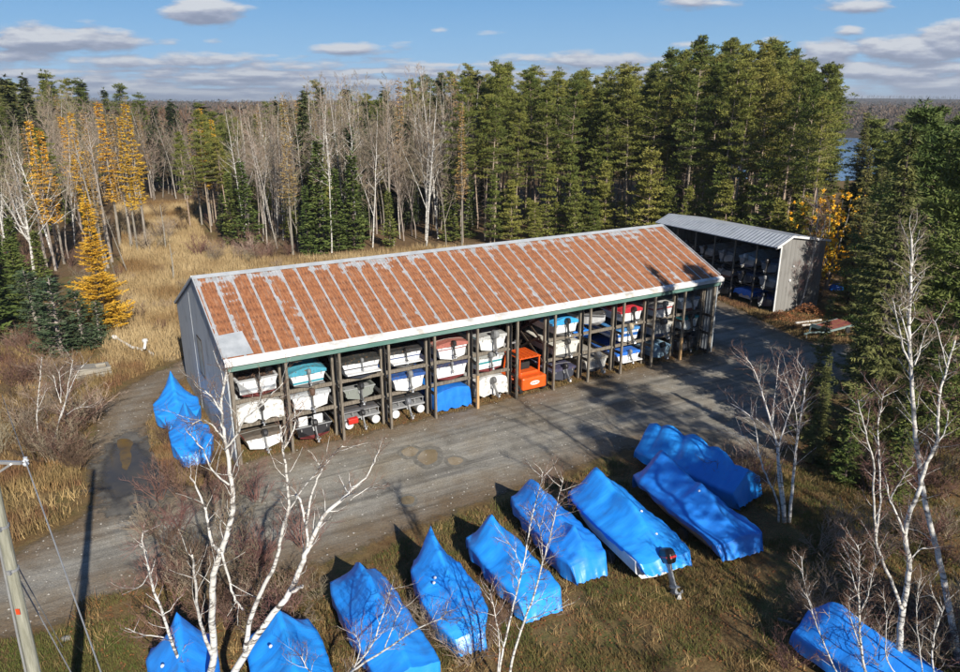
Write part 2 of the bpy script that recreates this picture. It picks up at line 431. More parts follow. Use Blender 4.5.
# standing water
M['puddle'] = mat('muddy_water', (0.055, 0.05, 0.042), rough=0.06, col2=(0.09, 0.075, 0.05), scale=.6)
M['mud'] = mat('pale_mud_water', (0.22, 0.17, 0.10), rough=0.15, col2=(0.27, 0.21, 0.13), scale=1.2)
M['wet'] = ragged(mat('wet_gravel', (0.07, 0.063, 0.052), rough=0.5, col2=(0.17, 0.155, 0.125), scale=1.2, bump=.4, bscale=12), 1.0)
DP = []
M['damp'] = mat('damp_gravel', (0.14, 0.13, 0.108), rough=0.7, col2=(0.22, 0.205, 0.17), scale=3, bump=.3, bscale=12)
M['gold_water'] = mat('golden_brown_water', (0.17, 0.105, 0.022), rough=0.12, col2=(0.09, 0.065, 0.03), scale=1.2)
def pool(name, pts, z, m):
    pts = [Vector((p[0], p[1], 0)) for p in pts]; n = len(pts); out = []
    for i in range(n):
        a, b, c, d = pts[i - 1], pts[i], pts[(i + 1) % n], pts[(i + 2) % n]
        for k in range(5):
            t = k / 5
            q = 0.5 * ((2 * b) + (c - a) * t + (2 * a - 5 * b + 4 * c - d) * t * t + (3 * b - a - 3 * c + d) * t ** 3)
            w = 0.06 * vnoise(q.x, q.y, 2.5, 3)
            out.append((q.x + w, q.y + w, z))
    mb = MB(); mb.add(out, [tuple(range(len(out)))])
    return tag(mb.build(name, m), kind='structure')
WET = [tuple(G(*q))[:2] for q in ((92, 500), (96, 462), (112, 436), (136, 430), (158, 452), (170, 480), (172, 505), (140, 516), (108, 516))]
sheet('wet_ground', WET, 0.014, M['wet'], res=.35, pad=.7)
PUD = [tuple(G(*q))[:2] for q in ((99, 488), (104, 468), (110, 452), (120, 443), (136, 443), (147, 456), (152, 466), (160, 484), (150, 497), (132, 494), (118, 500))]
sheet('puddle', PUD, 0.020, ragged(M['puddle'], .32, 1.1), res=.25, pad=.5)
for q in (((418, 456), (426, 450), (436, 451), (437, 460), (428, 465), (420, 462)), ((402, 451), (410, 447), (418, 450), (414, 456), (405, 456)),
          ((448, 459), (455, 457), (463, 460), (458, 465), (450, 464)), ((401, 499), (408, 496), (414, 499), (412, 504), (403, 504))):
    cx_, cy_ = sum(p[0] for p in q) / len(q), sum(p[1] for p in q) / len(q)
    pool('wet_ground', [G(cx_ + (p[0] - cx_) * 1.55, cy_ + (p[1] - cy_) * 1.5 + .6) for p in q], 0.0145 + .0006 * len(DP), M['damp']); DP.append(1)
    pool('puddle', [G(*p) for p in q], 0.019, M['mud'])
pool('puddle', [G(*p) for p in ((117, 441), (126, 439), (133, 443), (130, 452), (132, 460), (126, 471), (121, 463), (120, 452))], 0.026, M['gold_water'])  # golden-brown patch of colour over the drive puddle

# the lake, the hills beyond and the woods on them
M['lake'] = mat('lake_water', (0.06, 0.15, 0.28), rough=0.2, bump=0.08, bscale=.8)
lk = MB(); lk.add([(60, 205, .05), (85, 188, .05), (140, 210, .05), (260, 330, .05), (420, 420, .05), (420, 480, .05), (240, 470, .05), (160, 420, .05), (95, 300, .05)], [tuple(range(9))])
tag(lk.build('lake', M['lake']), kind='structure')
LAKE = [(58, 203), (85, 186), (142, 208), (262, 328), (425, 415), (425, 472), (240, 470), (160, 422), (93, 302)]
def sstep(a, b, x):
    t = max(0.0, min(1.0, (x - a) / (b - a))); return t * t * (3 - 2 * t)
def hill_h(x, y):
    r = math.hypot(x, y)
    return sstep(480, 800, r) * 9 * (0.8 + 0.8 * vnoise(x, y, 1 / 350., 2)) + sstep(1100, 2600, r) * 26 * (0.9 + 0.9 * vnoise(x, y, 1 / 900., 5))
M['hill'] = ground_mat('far_wooded_hill', [(0.06, 0.05, 0.035), (0.085, 0.065, 0.045), (0.03, 0.04, 0.02), (0.10, 0.08, 0.06)], .012, .05, .6, .3)
hb = MB(); na, rr = 80, [478, 520, 600, 700, 820, 960, 1150, 1400, 1700, 2050, 2400, 2800, 3300, 4200, 6000, 8000]
for r in rr:
    for i in range(na + 1):
        a = R(-62 + 124 * i / na); x, y = r * math.sin(a), r * math.cos(a)
        hb.v.append((x, y, hill_h(x, y) - (0.5 if r < 490 else 0)))
for i in range(len(rr) - 1):
    for k in range(na):
        a = i * (na + 1) + k; hb.f.append((a, a + 1, a + na + 2, a + na + 1)); hb.m.append(0)
tag(hb.build('hills', M['hill'], smooth=True), kind='structure')
# ------------------------------------------------------------------ the rusty-roofed boat shed
BAY, NB, LEN, DEP = 3.05, 12, 36.6, 15.0
UE = 37.05                                        # right end wall
RZ, RV, EZ, EV = 9.32, 6.6, 6.10, -0.38           # ridge height and place, front eave
M['wood'] = mat('weathered_wood', (0.10, 0.085, 0.068), .85, col2=(0.25, 0.22, 0.18), scale=3, stretch=(6, 6, .6), bump=.3, bscale=14, spec=.2)
M['dark_wood'] = mat('dark_and_shaded_wood', (0.045, 0.035, 0.028), .85, col2=(0.10, 0.08, 0.062), scale=3, stretch=(3, 3, 1), spec=.2)  # window frame wood; also darkens the deep rack timber as painted shade
M['new_wood'] = mat('fresh_wood', (0.42, 0.25, 0.11), .8, col2=(0.5, 0.33, 0.17), scale=3, stretch=(6, 6, .6))
M['white_metal'] = mat('white_flashing', (0.62, 0.63, 0.64), .45, col2=(0.72, 0.72, 0.72), scale=.6, stretch=(1, 6, 1), lo=.3, col3=(0.44, 0.42, 0.38), scale3=1.5, lo3=.52, hi3=.72)
M['green_trim'] = mat('green_painted_beam', (0.07, 0.17, 0.145), .6, col2=(0.14, 0.23, 0.205), scale=1.5, stretch=(.6, 4, 4))
def siding_mat(name, c1, c2, pitch=0.3, axis=1):
    m = mat(name, c1, .55, .0, col2=c2, scale=.9, stretch=(2.2, 2.2, .22), lo=.3, hi=.7, col3=tuple(x * .62 for x in c1), scale3=.9, lo3=.55, hi3=.75)
    nt, b = shifted(m)
    tc = NN(nt, 'ShaderNodeTexCoord'); sp = NN(nt, 'ShaderNodeSeparateXYZ'); nt.links.new(tc.outputs['Object'], sp.inputs[0])
    w = math_n(nt, 'SINE', math_n(nt, 'MULTIPLY', sp.outputs[axis], 2 * math.pi / pitch))
    w = math_n(nt, 'POWER', math_n(nt, 'MULTIPLY_ADD', w, .5, .5), 4)
    bp = NN(nt, 'ShaderNodeBump'); bp.inputs['Strength'].default_value = 1.0; bp.inputs['Distance'].default_value = .05
    nt.links.new(w, bp.inputs['Height']); nt.links.new(bp.outputs[0], b.inputs['Normal'])
    return m
M['siding'] = siding_mat('grey_metal_siding', (0.34, 0.37, 0.40), (0.46, 0.49, 0.51))

def rust_mat():
    m = bpy.data.materials.new('rusty_corrugated_roof'); m.use_nodes = True
    nt = m.node_tree; b = nt.nodes['Principled BSDF']
    tc = NN(nt, 'ShaderNodeTexCoord'); sp = NN(nt, 'ShaderNodeSeparateXYZ'); nt.links.new(tc.outputs['Object'], sp.inputs[0])
    x, y = sp.outputs[0], sp.outputs[1]
    P = 0.975
    xp = math_n(nt, 'DIVIDE', x, P); fr = math_n(nt, 'FRACT', xp); fl = math_n(nt, 'FLOOR', xp)
    wn = NN(nt, 'ShaderNodeTexWhiteNoise', noise_dimensions='1D'); nt.links.new(fl, wn.inputs['W'])
    def no(sc, st, det=6, rough=.65, off=None):
        mp = NN(nt, 'ShaderNodeMapping'); mp.inputs['Scale'].default_value = st; nt.links.new(tc.outputs['Object'], mp.inputs[0])
        v = mp.outputs[0]
        if off is not None:
            cm = NN(nt, 'ShaderNodeCombineXYZ'); nt.links.new(math_n(nt, 'MULTIPLY', off, 37.0), cm.inputs[2])
            ad = NN(nt, 'ShaderNodeVectorMath', operation='ADD'); nt.links.new(v, ad.inputs[0]); nt.links.new(cm.outputs[0], ad.inputs[1]); v = ad.outputs[0]
        n = NN(nt, 'ShaderNodeTexNoise'); n.inputs['Scale'].default_value = sc; n.inputs['Detail'].default_value = det; n.inputs['Roughness'].default_value = rough
        nt.links.new(v, n.inputs['Vector']); return n.outputs[0]
    big = no(1.0, (1.1, .55, 1), 6, .6, wn.outputs[0])
    # grey zinc left: at the lap seams, in patches, and just below the ridge
    edge = math_n(nt, 'ABSOLUTE', math_n(nt, 'SUBTRACT', fr, 0.5))            # 0 mid panel, .5 at seam
    lev = math_n(nt, 'MULTIPLY_ADD', big, 1.2, 0.04)
    lev = math_n(nt, 'ADD', lev, math_n(nt, 'MULTIPLY_ADD', wn.outputs[0], .16, -.06))
    ridge = math_n(nt, 'MULTIPLY', math_n(nt, 'SUBTRACT', y, 5.1), .42, clamp=True)
    lev = math_n(nt, 'SUBTRACT', lev, math_n(nt, 'MULTIPLY', ridge, .55))
    # rows of purlin lines where rust breaks
    row = math_n(nt, 'SINE', math_n(nt, 'MULTIPLY', y, 2 * math.pi / 0.62))
    lev = math_n(nt, 'ADD', lev, math_n(nt, 'MULTIPLY', row, math_n(nt, 'MULTIPLY_ADD', no(.8, (1, .6, 1), 3), .22, -.05)))
    rib = math_n(nt, 'SINE', math_n(nt, 'MULTIPLY', xp, 2 * math.pi * 5))
    lev = math_n(nt, 'ADD', lev, math_n(nt, 'MULTIPLY', rib, .03))
    lev = math_n(nt, 'ADD', lev, math_n(nt, 'MULTIPLY_ADD', no(7, (1.6, .6, 1), 4, .7), .36, -.18))
    seamf = ramp_n(nt, edge, [(0.425, 0.0), (0.465, 0.9)])
    seamn = math_n(nt, 'MULTIPLY', seamf, ramp_n(nt, no(2.0, (2, 2, 1), 5, .7), [(0.3, 0.5), (0.5, 1.0)]))
    lev = math_n(nt, 'SUBTRACT', lev, seamn)
    fr_ = ramp_n(nt, edge, [(0.22, 0.0), (0.42, .24)])
    lev = math_n(nt, 'SUBTRACT', lev, math_n(nt, 'MULTIPLY', fr_, ramp_n(nt, no(1.0, (1.2, 1.6, 1), 6, .7, wn.outputs[0]), [(.40, 0.0), (.58, 1.0)])))
    rust = ramp_n(nt, lev, [(0.30, 0.0), (0.42, 1.0)])
    rcol = ramp_n(nt, no(2.6, (2.5, .9, 1), 10, .8, wn.outputs[0]), [(0.30, (0.115, 0.040, 0.018)), (0.47, (0.285, 0.108, 0.043)), (0.58, (0.38, 0.155, 0.065)), (0.72, (0.48, 0.27, 0.15))])
    dash = math_n(nt, 'MULTIPLY', math_n(nt, 'POWER', math_n(nt, 'MULTIPLY_ADD', row, .5, .5), 3), math_n(nt, 'MULTIPLY_ADD', rib, .5, .5))
    rcol = mix_n(nt, math_n(nt, 'MULTIPLY', dash, ramp_n(nt, no(1.2, (1, .7, 1), 4, .6), [(.38, .0), (.6, .75)])), rcol, (0.085, 0.032, 0.018))
    stk = ramp_n(nt, no(1.0, (11, .5, 1), 5, .7), [(0.55, 0.0), (0.66, .5)])
    rcol = mix_n(nt, stk, rcol, (0.40, 0.30, 0.23))
    zinc = ramp_n(nt, no(3, (1, .5, 1), 6, .7), [(0.3, (0.36, 0.36, 0.36)), (0.7, (0.60, 0.62, 0.64))])
    c = mix_n(nt, rust, zinc, rcol)
    nt.links.new(c, b.inputs['Base Color'])
    nt.links.new(math_n(nt, 'MULTIPLY_ADD', rust, .35, .5), b.inputs['Roughness'])
    nt.links.new(math_n(nt, 'MULTIPLY_ADD', rust, -.2, .2), b.inputs['Metallic'])
    bp = NN(nt, 'ShaderNodeBump'); bp.inputs['Strength'].default_value = .7; bp.inputs['Distance'].default_value = .03
    nt.links.new(rib, bp.inputs['Height']); nt.links.new(bp.outputs[0], b.inputs['Normal'])
    return m
M['rust'] = rust_mat()
M['zinc'] = mat('bare_zinc_sheet', (0.42, 0.45, 0.47), .5, .25, col2=(0.56, 0.585, 0.60), scale=1.5)
M['black'] = mat('interior_shade_black', (0.018, 0.017, 0.016), .9)  # near-black that paints the depth of both sheds as shade

shed = thing('boat_storage_shed', 'long open-fronted boat storage shed with rusty striped metal roof', 'shed', (OX, OY, 0), YAW)
nrm_s = Vector((0, -(RZ - EZ), RV - EV)).normalized()
def slope(v): return EZ + (v - EV) * (RZ - EZ) / (RV - EV)
ROOF_L, ROOF_R = -0.15, UE + 0.12
rf = MB()
th = 0.06
rf.add([(ROOF_L, EV, EZ), (ROOF_R, EV, EZ), (ROOF_R, RV, RZ), (ROOF_L, RV, RZ),
        (ROOF_L, EV, EZ - th), (ROOF_R, EV, EZ - th), (ROOF_R, RV, RZ - th), (ROOF_L, RV, RZ - th)],
       [(0, 1, 2, 3), (7, 6, 5, 4), (4, 5, 1, 0), (0, 3, 7, 4), (1, 5, 6, 2)])
rf.add([(ROOF_L, RV, RZ), (ROOF_R, RV, RZ), (ROOF_R, DEP + .3, 5.72), (ROOF_L, DEP + .3, 5.72), (ROOF_L, RV, RZ - th), (ROOF_R, RV, RZ - th), (ROOF_R, DEP + .3, 5.72 - th), (ROOF_L, DEP + .3, 5.72 - th)],
       [(0, 1, 2, 3), (7, 6, 5, 4), (3, 2, 6, 7), (0, 3, 7, 4), (1, 5, 6, 2)])
k = 0
while k * .975 < ROOF_R:                           # lap ribs, part of the sheeting
    u = k * .975
    if u > ROOF_L + .05:
        a = Vector((u, EV + .36, slope(EV + .36))) + nrm_s * .012; b_ = Vector((u, RV - .12, slope(RV - .12))) + nrm_s * .012
        rf.bar(a, b_, .05, .03, up=nrm_s)
    k += 1
rf.build('roof', M['rust'], shed)
rc = MB(); rc.bar((ROOF_L - .02, RV - .14, slope(RV - .14) + .05), (ROOF_R + .02, RV - .14, slope(RV - .14) + .05), .34, .02, up=nrm_s)
rc.bar((ROOF_L - .02, RV + .16, RZ - .02), (ROOF_R + .02, RV + .16, RZ - .02), .34, .02, up=(0, .4, .9)); rc.build('ridge_cap', M['zinc'], shed)
fl = MB()
a = EV + .12
fl.bar((ROOF_L - .03, a, slope(a) + .035), (ROOF_R + .03, a, slope(a) + .035), .29, .02, up=nrm_s)
fl.box(((ROOF_L + ROOF_R) / 2, EV - .035, EZ - .08), (ROOF_R - ROOF_L + .06, .03, .25))
fl.build('eave_flashing', M['white_metal'], shed)
vg = MB(); vg.bar((ROOF_L - .035, EV + .4, slope(EV + .4) + .02), (ROOF_L - .035, RV - .05, RZ - .01), .05, .16, up=nrm_s)
vg.bar((ROOF_L - .035, RV + .08, RZ - .03), (ROOF_L - .035, DEP + .3, 5.74), .05, .16); vg.build('verge_trim', M['zinc'], shed)
vr = MB(); vr.bar((ROOF_R + .035, EV + .4, slope(EV + .4) + .02), (ROOF_R + .035, RV - .05, RZ - .01), .05, .16, up=nrm_s); vr.build('verge_trim', M['zinc'], shed)
ps = MB(); ps.add([(ROOF_L + .02, EV + .37, slope(EV + .37)), (1.42, EV + .37, slope(EV + .37)), (1.30, EV + 2.1, slope(EV + 2.1)), (ROOF_L + .02, EV + 2.0, slope(EV + 2.0))], [(0, 1, 2, 3)])
ps.v = [tuple(Vector(p) + nrm_s * .03) for p in ps.v]
ps.build('repair_sheet', M['zinc'], shed)
gb = MB(); gb.box((UE / 2, -.20, 5.68), (UE + .1, .12, .24)); gb.build('eave_beam', M['green_trim'], shed)
# end walls, each a slab with its gable; the left one has an opening for the window
def gable(u, name, m, th_=.08):
    w = MB(); pro = [(0.02, 0), (0.02, slope(0.02) - .09), (RV, RZ - .10), (DEP, 5.72), (DEP, 0)]
    n = len(pro); vs = [(u, y, z) for y, z in pro] + [(u + th_, y, z) for y, z in pro]
    w.add(vs, [tuple(range(n)), tuple(range(2 * n - 1, n - 1, -1))] + [(i, i + n, (i + 1) % n + n, (i + 1) % n) for i in range(n)])
    return w.build(name, m, shed)
gl = gable(-.08, 'left_end_wall', M['siding'])
gable(UE - .02, 'right_end_wall', M['siding'])
sl = MB(); sl.box((-.095, 9.3, 3.9), (.02, .10, 7.75)); sl.build('wall_seam_strip', M['siding'], shed)
wf = MB(); WV, WZ0, WZ1, WW = 7.35, 2.95, 5.35, 1.35
for y in (WV - WW / 2, WV + WW / 2): wf.box((-.09, y, (WZ0 + WZ1) / 2), (.035, .1, WZ1 - WZ0 + .1))
for z in (WZ0, WZ1): wf.box((-.09, WV, z), (.035, WW - .1, .1))
wo = wf.build('window', M['dark_wood'], shed)
M['dull_glass'] = mat('dusty_glass', (0.44, 0.52, 0.50), .35, col2=(0.22, 0.26, 0.27), scale=.8)
pn = MB(); pn.box((-.088, WV, (WZ0 + WZ1) / 2), (.03, WW - .1, WZ1 - WZ0 - .1)); pn.build('pane', M['dull_glass'], wo)
rw = MB(); rw.box((UE / 2, DEP - .05, 2.85), (UE - .2, .06, 5.7)); rw.build('unseen_rear_wall', M['siding'], shed)  # unseen wall, added to keep the inside of the shed dark
pt = MB(); pt.box((UE / 2, 8.2, 2.9), (UE - .3, .05, 5.8)); pt.build('shade_panel', M['black'], shed)  # added black panel standing in for the shade behind the racks
# outer posts, inner rack posts, cross arms and rails
for i in range(1, NB):
    u = i * BAY
    p = MB(); p.box((u, 0, 2.83), (.14, .15, 5.66))
    p.build('post', M['wood'], shed)
    if i in (5, 11):
        q = MB(); q.box((u + .003, -.006, 1.15 if i == 5 else .9), (.17, .17, 2.3 if i == 5 else 1.8)); q.build('post_sleeve', M['new_wood'], shed)
for i in (0, NB):
    u = i * BAY + (.14 if i == 0 else .2); p = MB(); p.box((u, .08, 2.83), (.2, .2, 5.66)); p.build('corner_post', M['wood'], shed)
ZT, ZM = 3.32, 1.85
for i in range(0, NB + 1):
    u = i * BAY + (.2 if i == 0 else 0)
    for v_ in (1.0, 4.4):
        p = MB(); zt = slope(v_) - .2
        for d in (-.11, .11): p.box((u + d, v_, zt / 2), (.13, .2, zt))
        for z in (ZT, ZM): p.box((u, v_ - .03, z - .02), (.36, .22, .12))
        p.build('rack_post', M['wood'] if v_ < 2 else M['dark_wood'], shed)  # rear posts get the darker wood, shade put into their colour
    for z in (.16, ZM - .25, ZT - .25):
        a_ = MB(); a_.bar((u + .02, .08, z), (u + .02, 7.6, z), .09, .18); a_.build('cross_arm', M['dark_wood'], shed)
for i in range(NB):
    u0, u1 = i * BAY + (.38 if i == 0 else .18), (i + 1) * BAY - .18
    for z in (ZM, ZT):
        if i == 6: continue
        b_ = MB(); b_.bar((u0, 1.0, z), (u1, 1.0, z), .12, .22); b_.build('rail', M['wood'], shed)
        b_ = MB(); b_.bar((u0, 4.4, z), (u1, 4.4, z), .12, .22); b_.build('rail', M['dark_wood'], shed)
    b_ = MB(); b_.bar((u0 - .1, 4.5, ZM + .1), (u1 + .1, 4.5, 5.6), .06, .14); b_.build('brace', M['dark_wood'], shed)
for z in (ZM + .5, ZT + .4):
    for (v0, v1) in ((1.1, 4.3), (4.3, 1.4)):
        b_ = MB(); b_.bar((7 * BAY - .2, v0, z - .5), (7 * BAY - .2, v1, z + 1.2), .06, .16); b_.build('brace', M['dark_wood'], shed)
lm = MB(); pass

# ------------------------------------------------------------------ the grey shed beyond
AX = Vector((-0.455, 0.89, 0)).normalized(); PX_ = Vector((AX.y, -AX.x, 0))     # along its length, and across it
C2 = Vector((27.85, 65.6, 0))
shed2 = thing('boat_storage_shed', 'smaller grey metal boat shed with pale roof and open dark side', 'shed', C2, math.atan2(AX.y, AX.x))
M['siding2'] = siding_mat('plain_grey_siding', (0.20, 0.195, 0.185), (0.25, 0.245, 0.235), .5)
M['roof2'] = siding_mat('pale_grey_roof', (0.34, 0.37, 0.41), (0.44, 0.47, 0.50), .45, 0)
L2, W2 = 16.5, 6.1
def lx(x, y, z): return (x, -y, z)                 # local: x along length, y across (to the right)
def s2prof(y): return 6.42 + (y + .75) * (7.28 - 6.42) / 1.9 if y < 1.15 else 7.28 - (y - 1.15) * .145
r2 = MB(); ys = [-.75, 1.15, W2 + .3]
for (y0, y1) in ((ys[0], ys[1]), (ys[1], ys[2])):
    z0, z1 = s2prof(y0), s2prof(y1)
    vs = [lx(-.25, y0, z0), lx(L2 + .2, y0, z0), lx(L2 + .2, y1, z1), lx(-.25, y1, z1)]
    vs += [(x, y, z - .08) for x, y, z in vs]
    r2.add(vs, [(3, 2, 1, 0), (4, 5, 6, 7), (0, 1, 5, 4), (2, 3, 7, 6), (1, 2, 6, 5), (3, 0, 4, 7)])
r2.build('roof', M['roof2'], shed2)
def slab2(x, name, m):
    pro = [(0, 0), (0, s2prof(0) - .1), (1.15, 7.17), (W2, s2prof(W2) - .1), (W2, 0)]
    n = len(pro); vs = [lx(x, y, z) for y, z in pro] + [lx(x + .08, y, z) for y, z in pro]
    w = MB(); w.add(vs, [tuple(range(n - 1, -1, -1)), tuple(range(n, 2 * n))] + [((i + 1) % n, (i + 1) % n + n, i + n, i) for i in range(n)])
    return w.build(name, m, shed2)
slab2(0, 'near_end_wall', M['siding2']); slab2(L2 - .1, 'far_end_wall', M['siding2'])
tr = MB()
tr.bar(lx(-.3, -.80, s2prof(-.75) - .02), lx(-.3, 1.15, 7.28), .05, .2); tr.bar(lx(-.3, 1.15, 7.28), lx(-.3, W2 + .3, s2prof(W2 + .3) - .02), .05, .2)
tr.bar(lx(-.05, -.72, s2prof(-.75) - .14), lx(-.05, .0, s2prof(-.75) - .02), .05, .16)
tr.box(lx(-.03, .06, 3.2), (.05, .16, 6.4)); tr.build('corner_trim', M['white_metal'], shed2)
bw = MB(); bw.box(lx(L2 / 2, W2 - .05, 3.1), (L2 - .3, .06, 6.2)); bw.build('unseen_rear_wall', M['siding2'], shed2)
pt = MB(); pt.box(lx(L2 / 2, 5.2, 3.1), (L2 - .3, .05, 6.2)); pt.build('shade_panel', M['black'], shed2)  # added black panel, the dark of the open side as colour
for k in range(1, 7):
    p = MB(); p.box(lx(k * 2.75 - (.15 if k == 6 else 0), .06, 3.2), (.14, .14, 6.4)); p.build('post', M['wood'], shed2)
    for z in (1.9, 3.5):
        a_ = MB(); a_.bar(lx(k * 2.75, .15, z), lx(k * 2.75, 5.1, z), .1, .16); a_.build('cross_arm', M['dark_wood'], shed2)
for k in range(6):
    for z in (1.95, 3.55):
        a_ = MB(); a_.bar(lx(k * 2.75 + .15, .5, z), lx(k * 2.75 + 2.6, .5, z), .1, .16); a_.build('rail', M['dark_wood'], shed2)
for z, y, r in ((4.35, 2.0, .10), (3.0, 1.75, .14)):
    w = MB(); w.lathe(lx(-.01, y, z), (-1, 0, 0), [(0, r), (.06, r), (.09, r * .7), (.1, .01)], 12); w.build('wall_lamp', M['white_metal'], shed2)
# ------------------------------------------------------------------ boats
_pc = {}
def paint(c, rough=.35, coat=.3):
    k = (tuple(c), rough, coat)
    if k not in _pc:
        d = tuple(x * .82 for x in c)
        _pc[k] = mat('gelcoat', c, rough, col2=d, scale=2.2, lo=.45, hi=.75, coat=coat, col3=tuple(x * .6 + .03 for x in c), scale3=5, lo3=.62, hi3=.85)
    return _pc[k]
def cloth(c):
    k = (tuple(c), 'cloth')
    if k not in _pc:
        _pc[k] = mat('canvas', c, .85, col2=tuple(x * 1.35 + .01 for x in c), scale=2.5, bump=.45, bscale=5, spec=.2, col3=(.14, .085, .045), scale3=7, lo3=.60, hi3=.68)
    return _pc[k]
WHITE, CREAM, GREY, BLACK = (.72, .73, .74), (.62, .58, .48), (.30, .31, .32), (.02, .02, .022)
NAVY, BLUE, TEAL, RED, ROSE = (.025, .035, .09), (.03, .16, .50), (.03, .26, .34), (.38, .02, .03), (.34, .13, .11)
SKY, TAN, SILVER = (.05, .33, .66), (.40, .30, .18), (.42, .43, .44)
M['rubber'] = mat('black_rubber', (.018, .018, .018), .8)
M['alloy'] = mat('dull_aluminium', (.45, .46, .47), .42, .6, col2=(.55, .56, .57), scale=3)
M['steel'] = mat('grey_galvanised_steel', (.28, .29, .30), .55, .4, col2=(.36, .37, .38), scale=4)

def hull_pts(t, L, W, D, flare=.80, bow=2.3, sheer=.16):
    w = W / 2 * (1 - max(0.0, (t - .42) / .58) ** bow) * (1 - .06 * max(0, .25 - t) / .25)
    w = max(w, .02)
    g = D + sheer * t * t
    k = 0.0 if t < .6 else ((t - .6) / .4) ** 2.2 * D * .72
    return w, g, k, w * flare, k + (.20 + .12 * t) * (1 - .55 * max(0, (t - .7) / .3))
def make_hull(L, W, D, m, parent, open_=False, **kw):
    mb = MB(); rings = []; n = 15
    for i in range(n):
        t = i / (n - 1); w, g, k, cw, cz = hull_pts(t, L, W, D, **kw); y = t * L
        iw = max(w - .13, .008); fz = max(k + .05, .30 if open_ else g - .08)
        fz = min(fz, g - .03)
        rings.append([(-w, y, g), (-w * .97, y, g - .13), (-cw - (w - cw) * .35, y, (g + cz) / 2), (-cw, y, cz), (-cw * .45, y, (cz + k) / 2 - .01), (0, y, k), (cw * .45, y, (cz + k) / 2 - .01), (cw, y, cz),
                      (cw + (w - cw) * .35, y, (g + cz) / 2), (w * .97, y, g - .13), (w, y, g), (iw, y, g + .01), (iw * .94, y, fz), (-iw * .94, y, fz), (-iw, y, g + .01)])
    mb.loft(rings)
    if open_:
        w, g, k, cw, cz = hull_pts(0, L, W, D, **kw)
        mb.box((0, .05, (g + .28) / 2), (2 * w - .24, .09, g - .30))
    return mb.build('hull', m, parent)
def rail_strip(L, W, D, m, parent, **kw):
    mb = MB(); lft, rgt = [], []
    for i in range(13):
        t = i / 12; w, g, *_ = hull_pts(t, L, W, D, **kw)
        lft.append((-w - .015, t * L, g - .05)); rgt.append((w + .015, t * L, g - .05))
    mb.tube(lft + [(0, L + .03, g - .05)] + rgt[::-1], .035, 5); mb.tube([lft[0], rgt[0]], .035, 5)
    return mb.build('rub_rail', m, parent)
def deck_cover(L, W, D, m, parent, crown, seed=0, sag=.05, **kw):
    mb = MB(); rows = []; nx = 11
    for i in range(17):
        t = i / 16; w, g, *_ = hull_pts(t, L, W, D, **kw)
        # crown: list of (t, height)
        c = crown[-1][1]
        for (a, ha), (b, hb) in zip(crown, crown[1:]):
            if a <= t <= b: q = (t - a) / (b - a); q = q * q * (3 - 2 * q); c = ha + (hb - ha) * q; break
        row = [(-w - .035, t * L - (.03 if i == 0 else 0), g - .16)]
        for k in range(nx):
            s = -1 + 2 * k / (nx - 1)
            z = g + .02 + c * (1 - abs(s) ** 1.7) - sag * math.sin(t * 19 + seed) * (1 - s * s) + .03 * vnoise(s * 2 + seed, t * 8, 1.3, seed)
            row.append((s * (w + .03), t * L - (.03 if i == 0 else 0), z))
        row.append((w + .035, t * L - (.03 if i == 0 else 0), g - .16))
        rows.append(row)
    mb.loft(rows, closed=False)
    r0 = rows[0]; mb.add(r0[1:-1] + [(r0[-2][0], r0[-2][1], r0[-1][2]), (r0[1][0], r0[1][1], r0[-1][2])], [tuple(range(len(r0)))])
    co = mb.build('cover', m, parent, smooth=True)
    for i in (2, 6, 10):
        st_ = MB(); st_.tube([Vector(p) + Vector((0, 0, .008)) for p in rows[i]], .014, 4); st_.build('tie_strap', paint((.30, .30, .28) if seed % 2 else (.05, .05, .05), .8, 0), co)
    return co
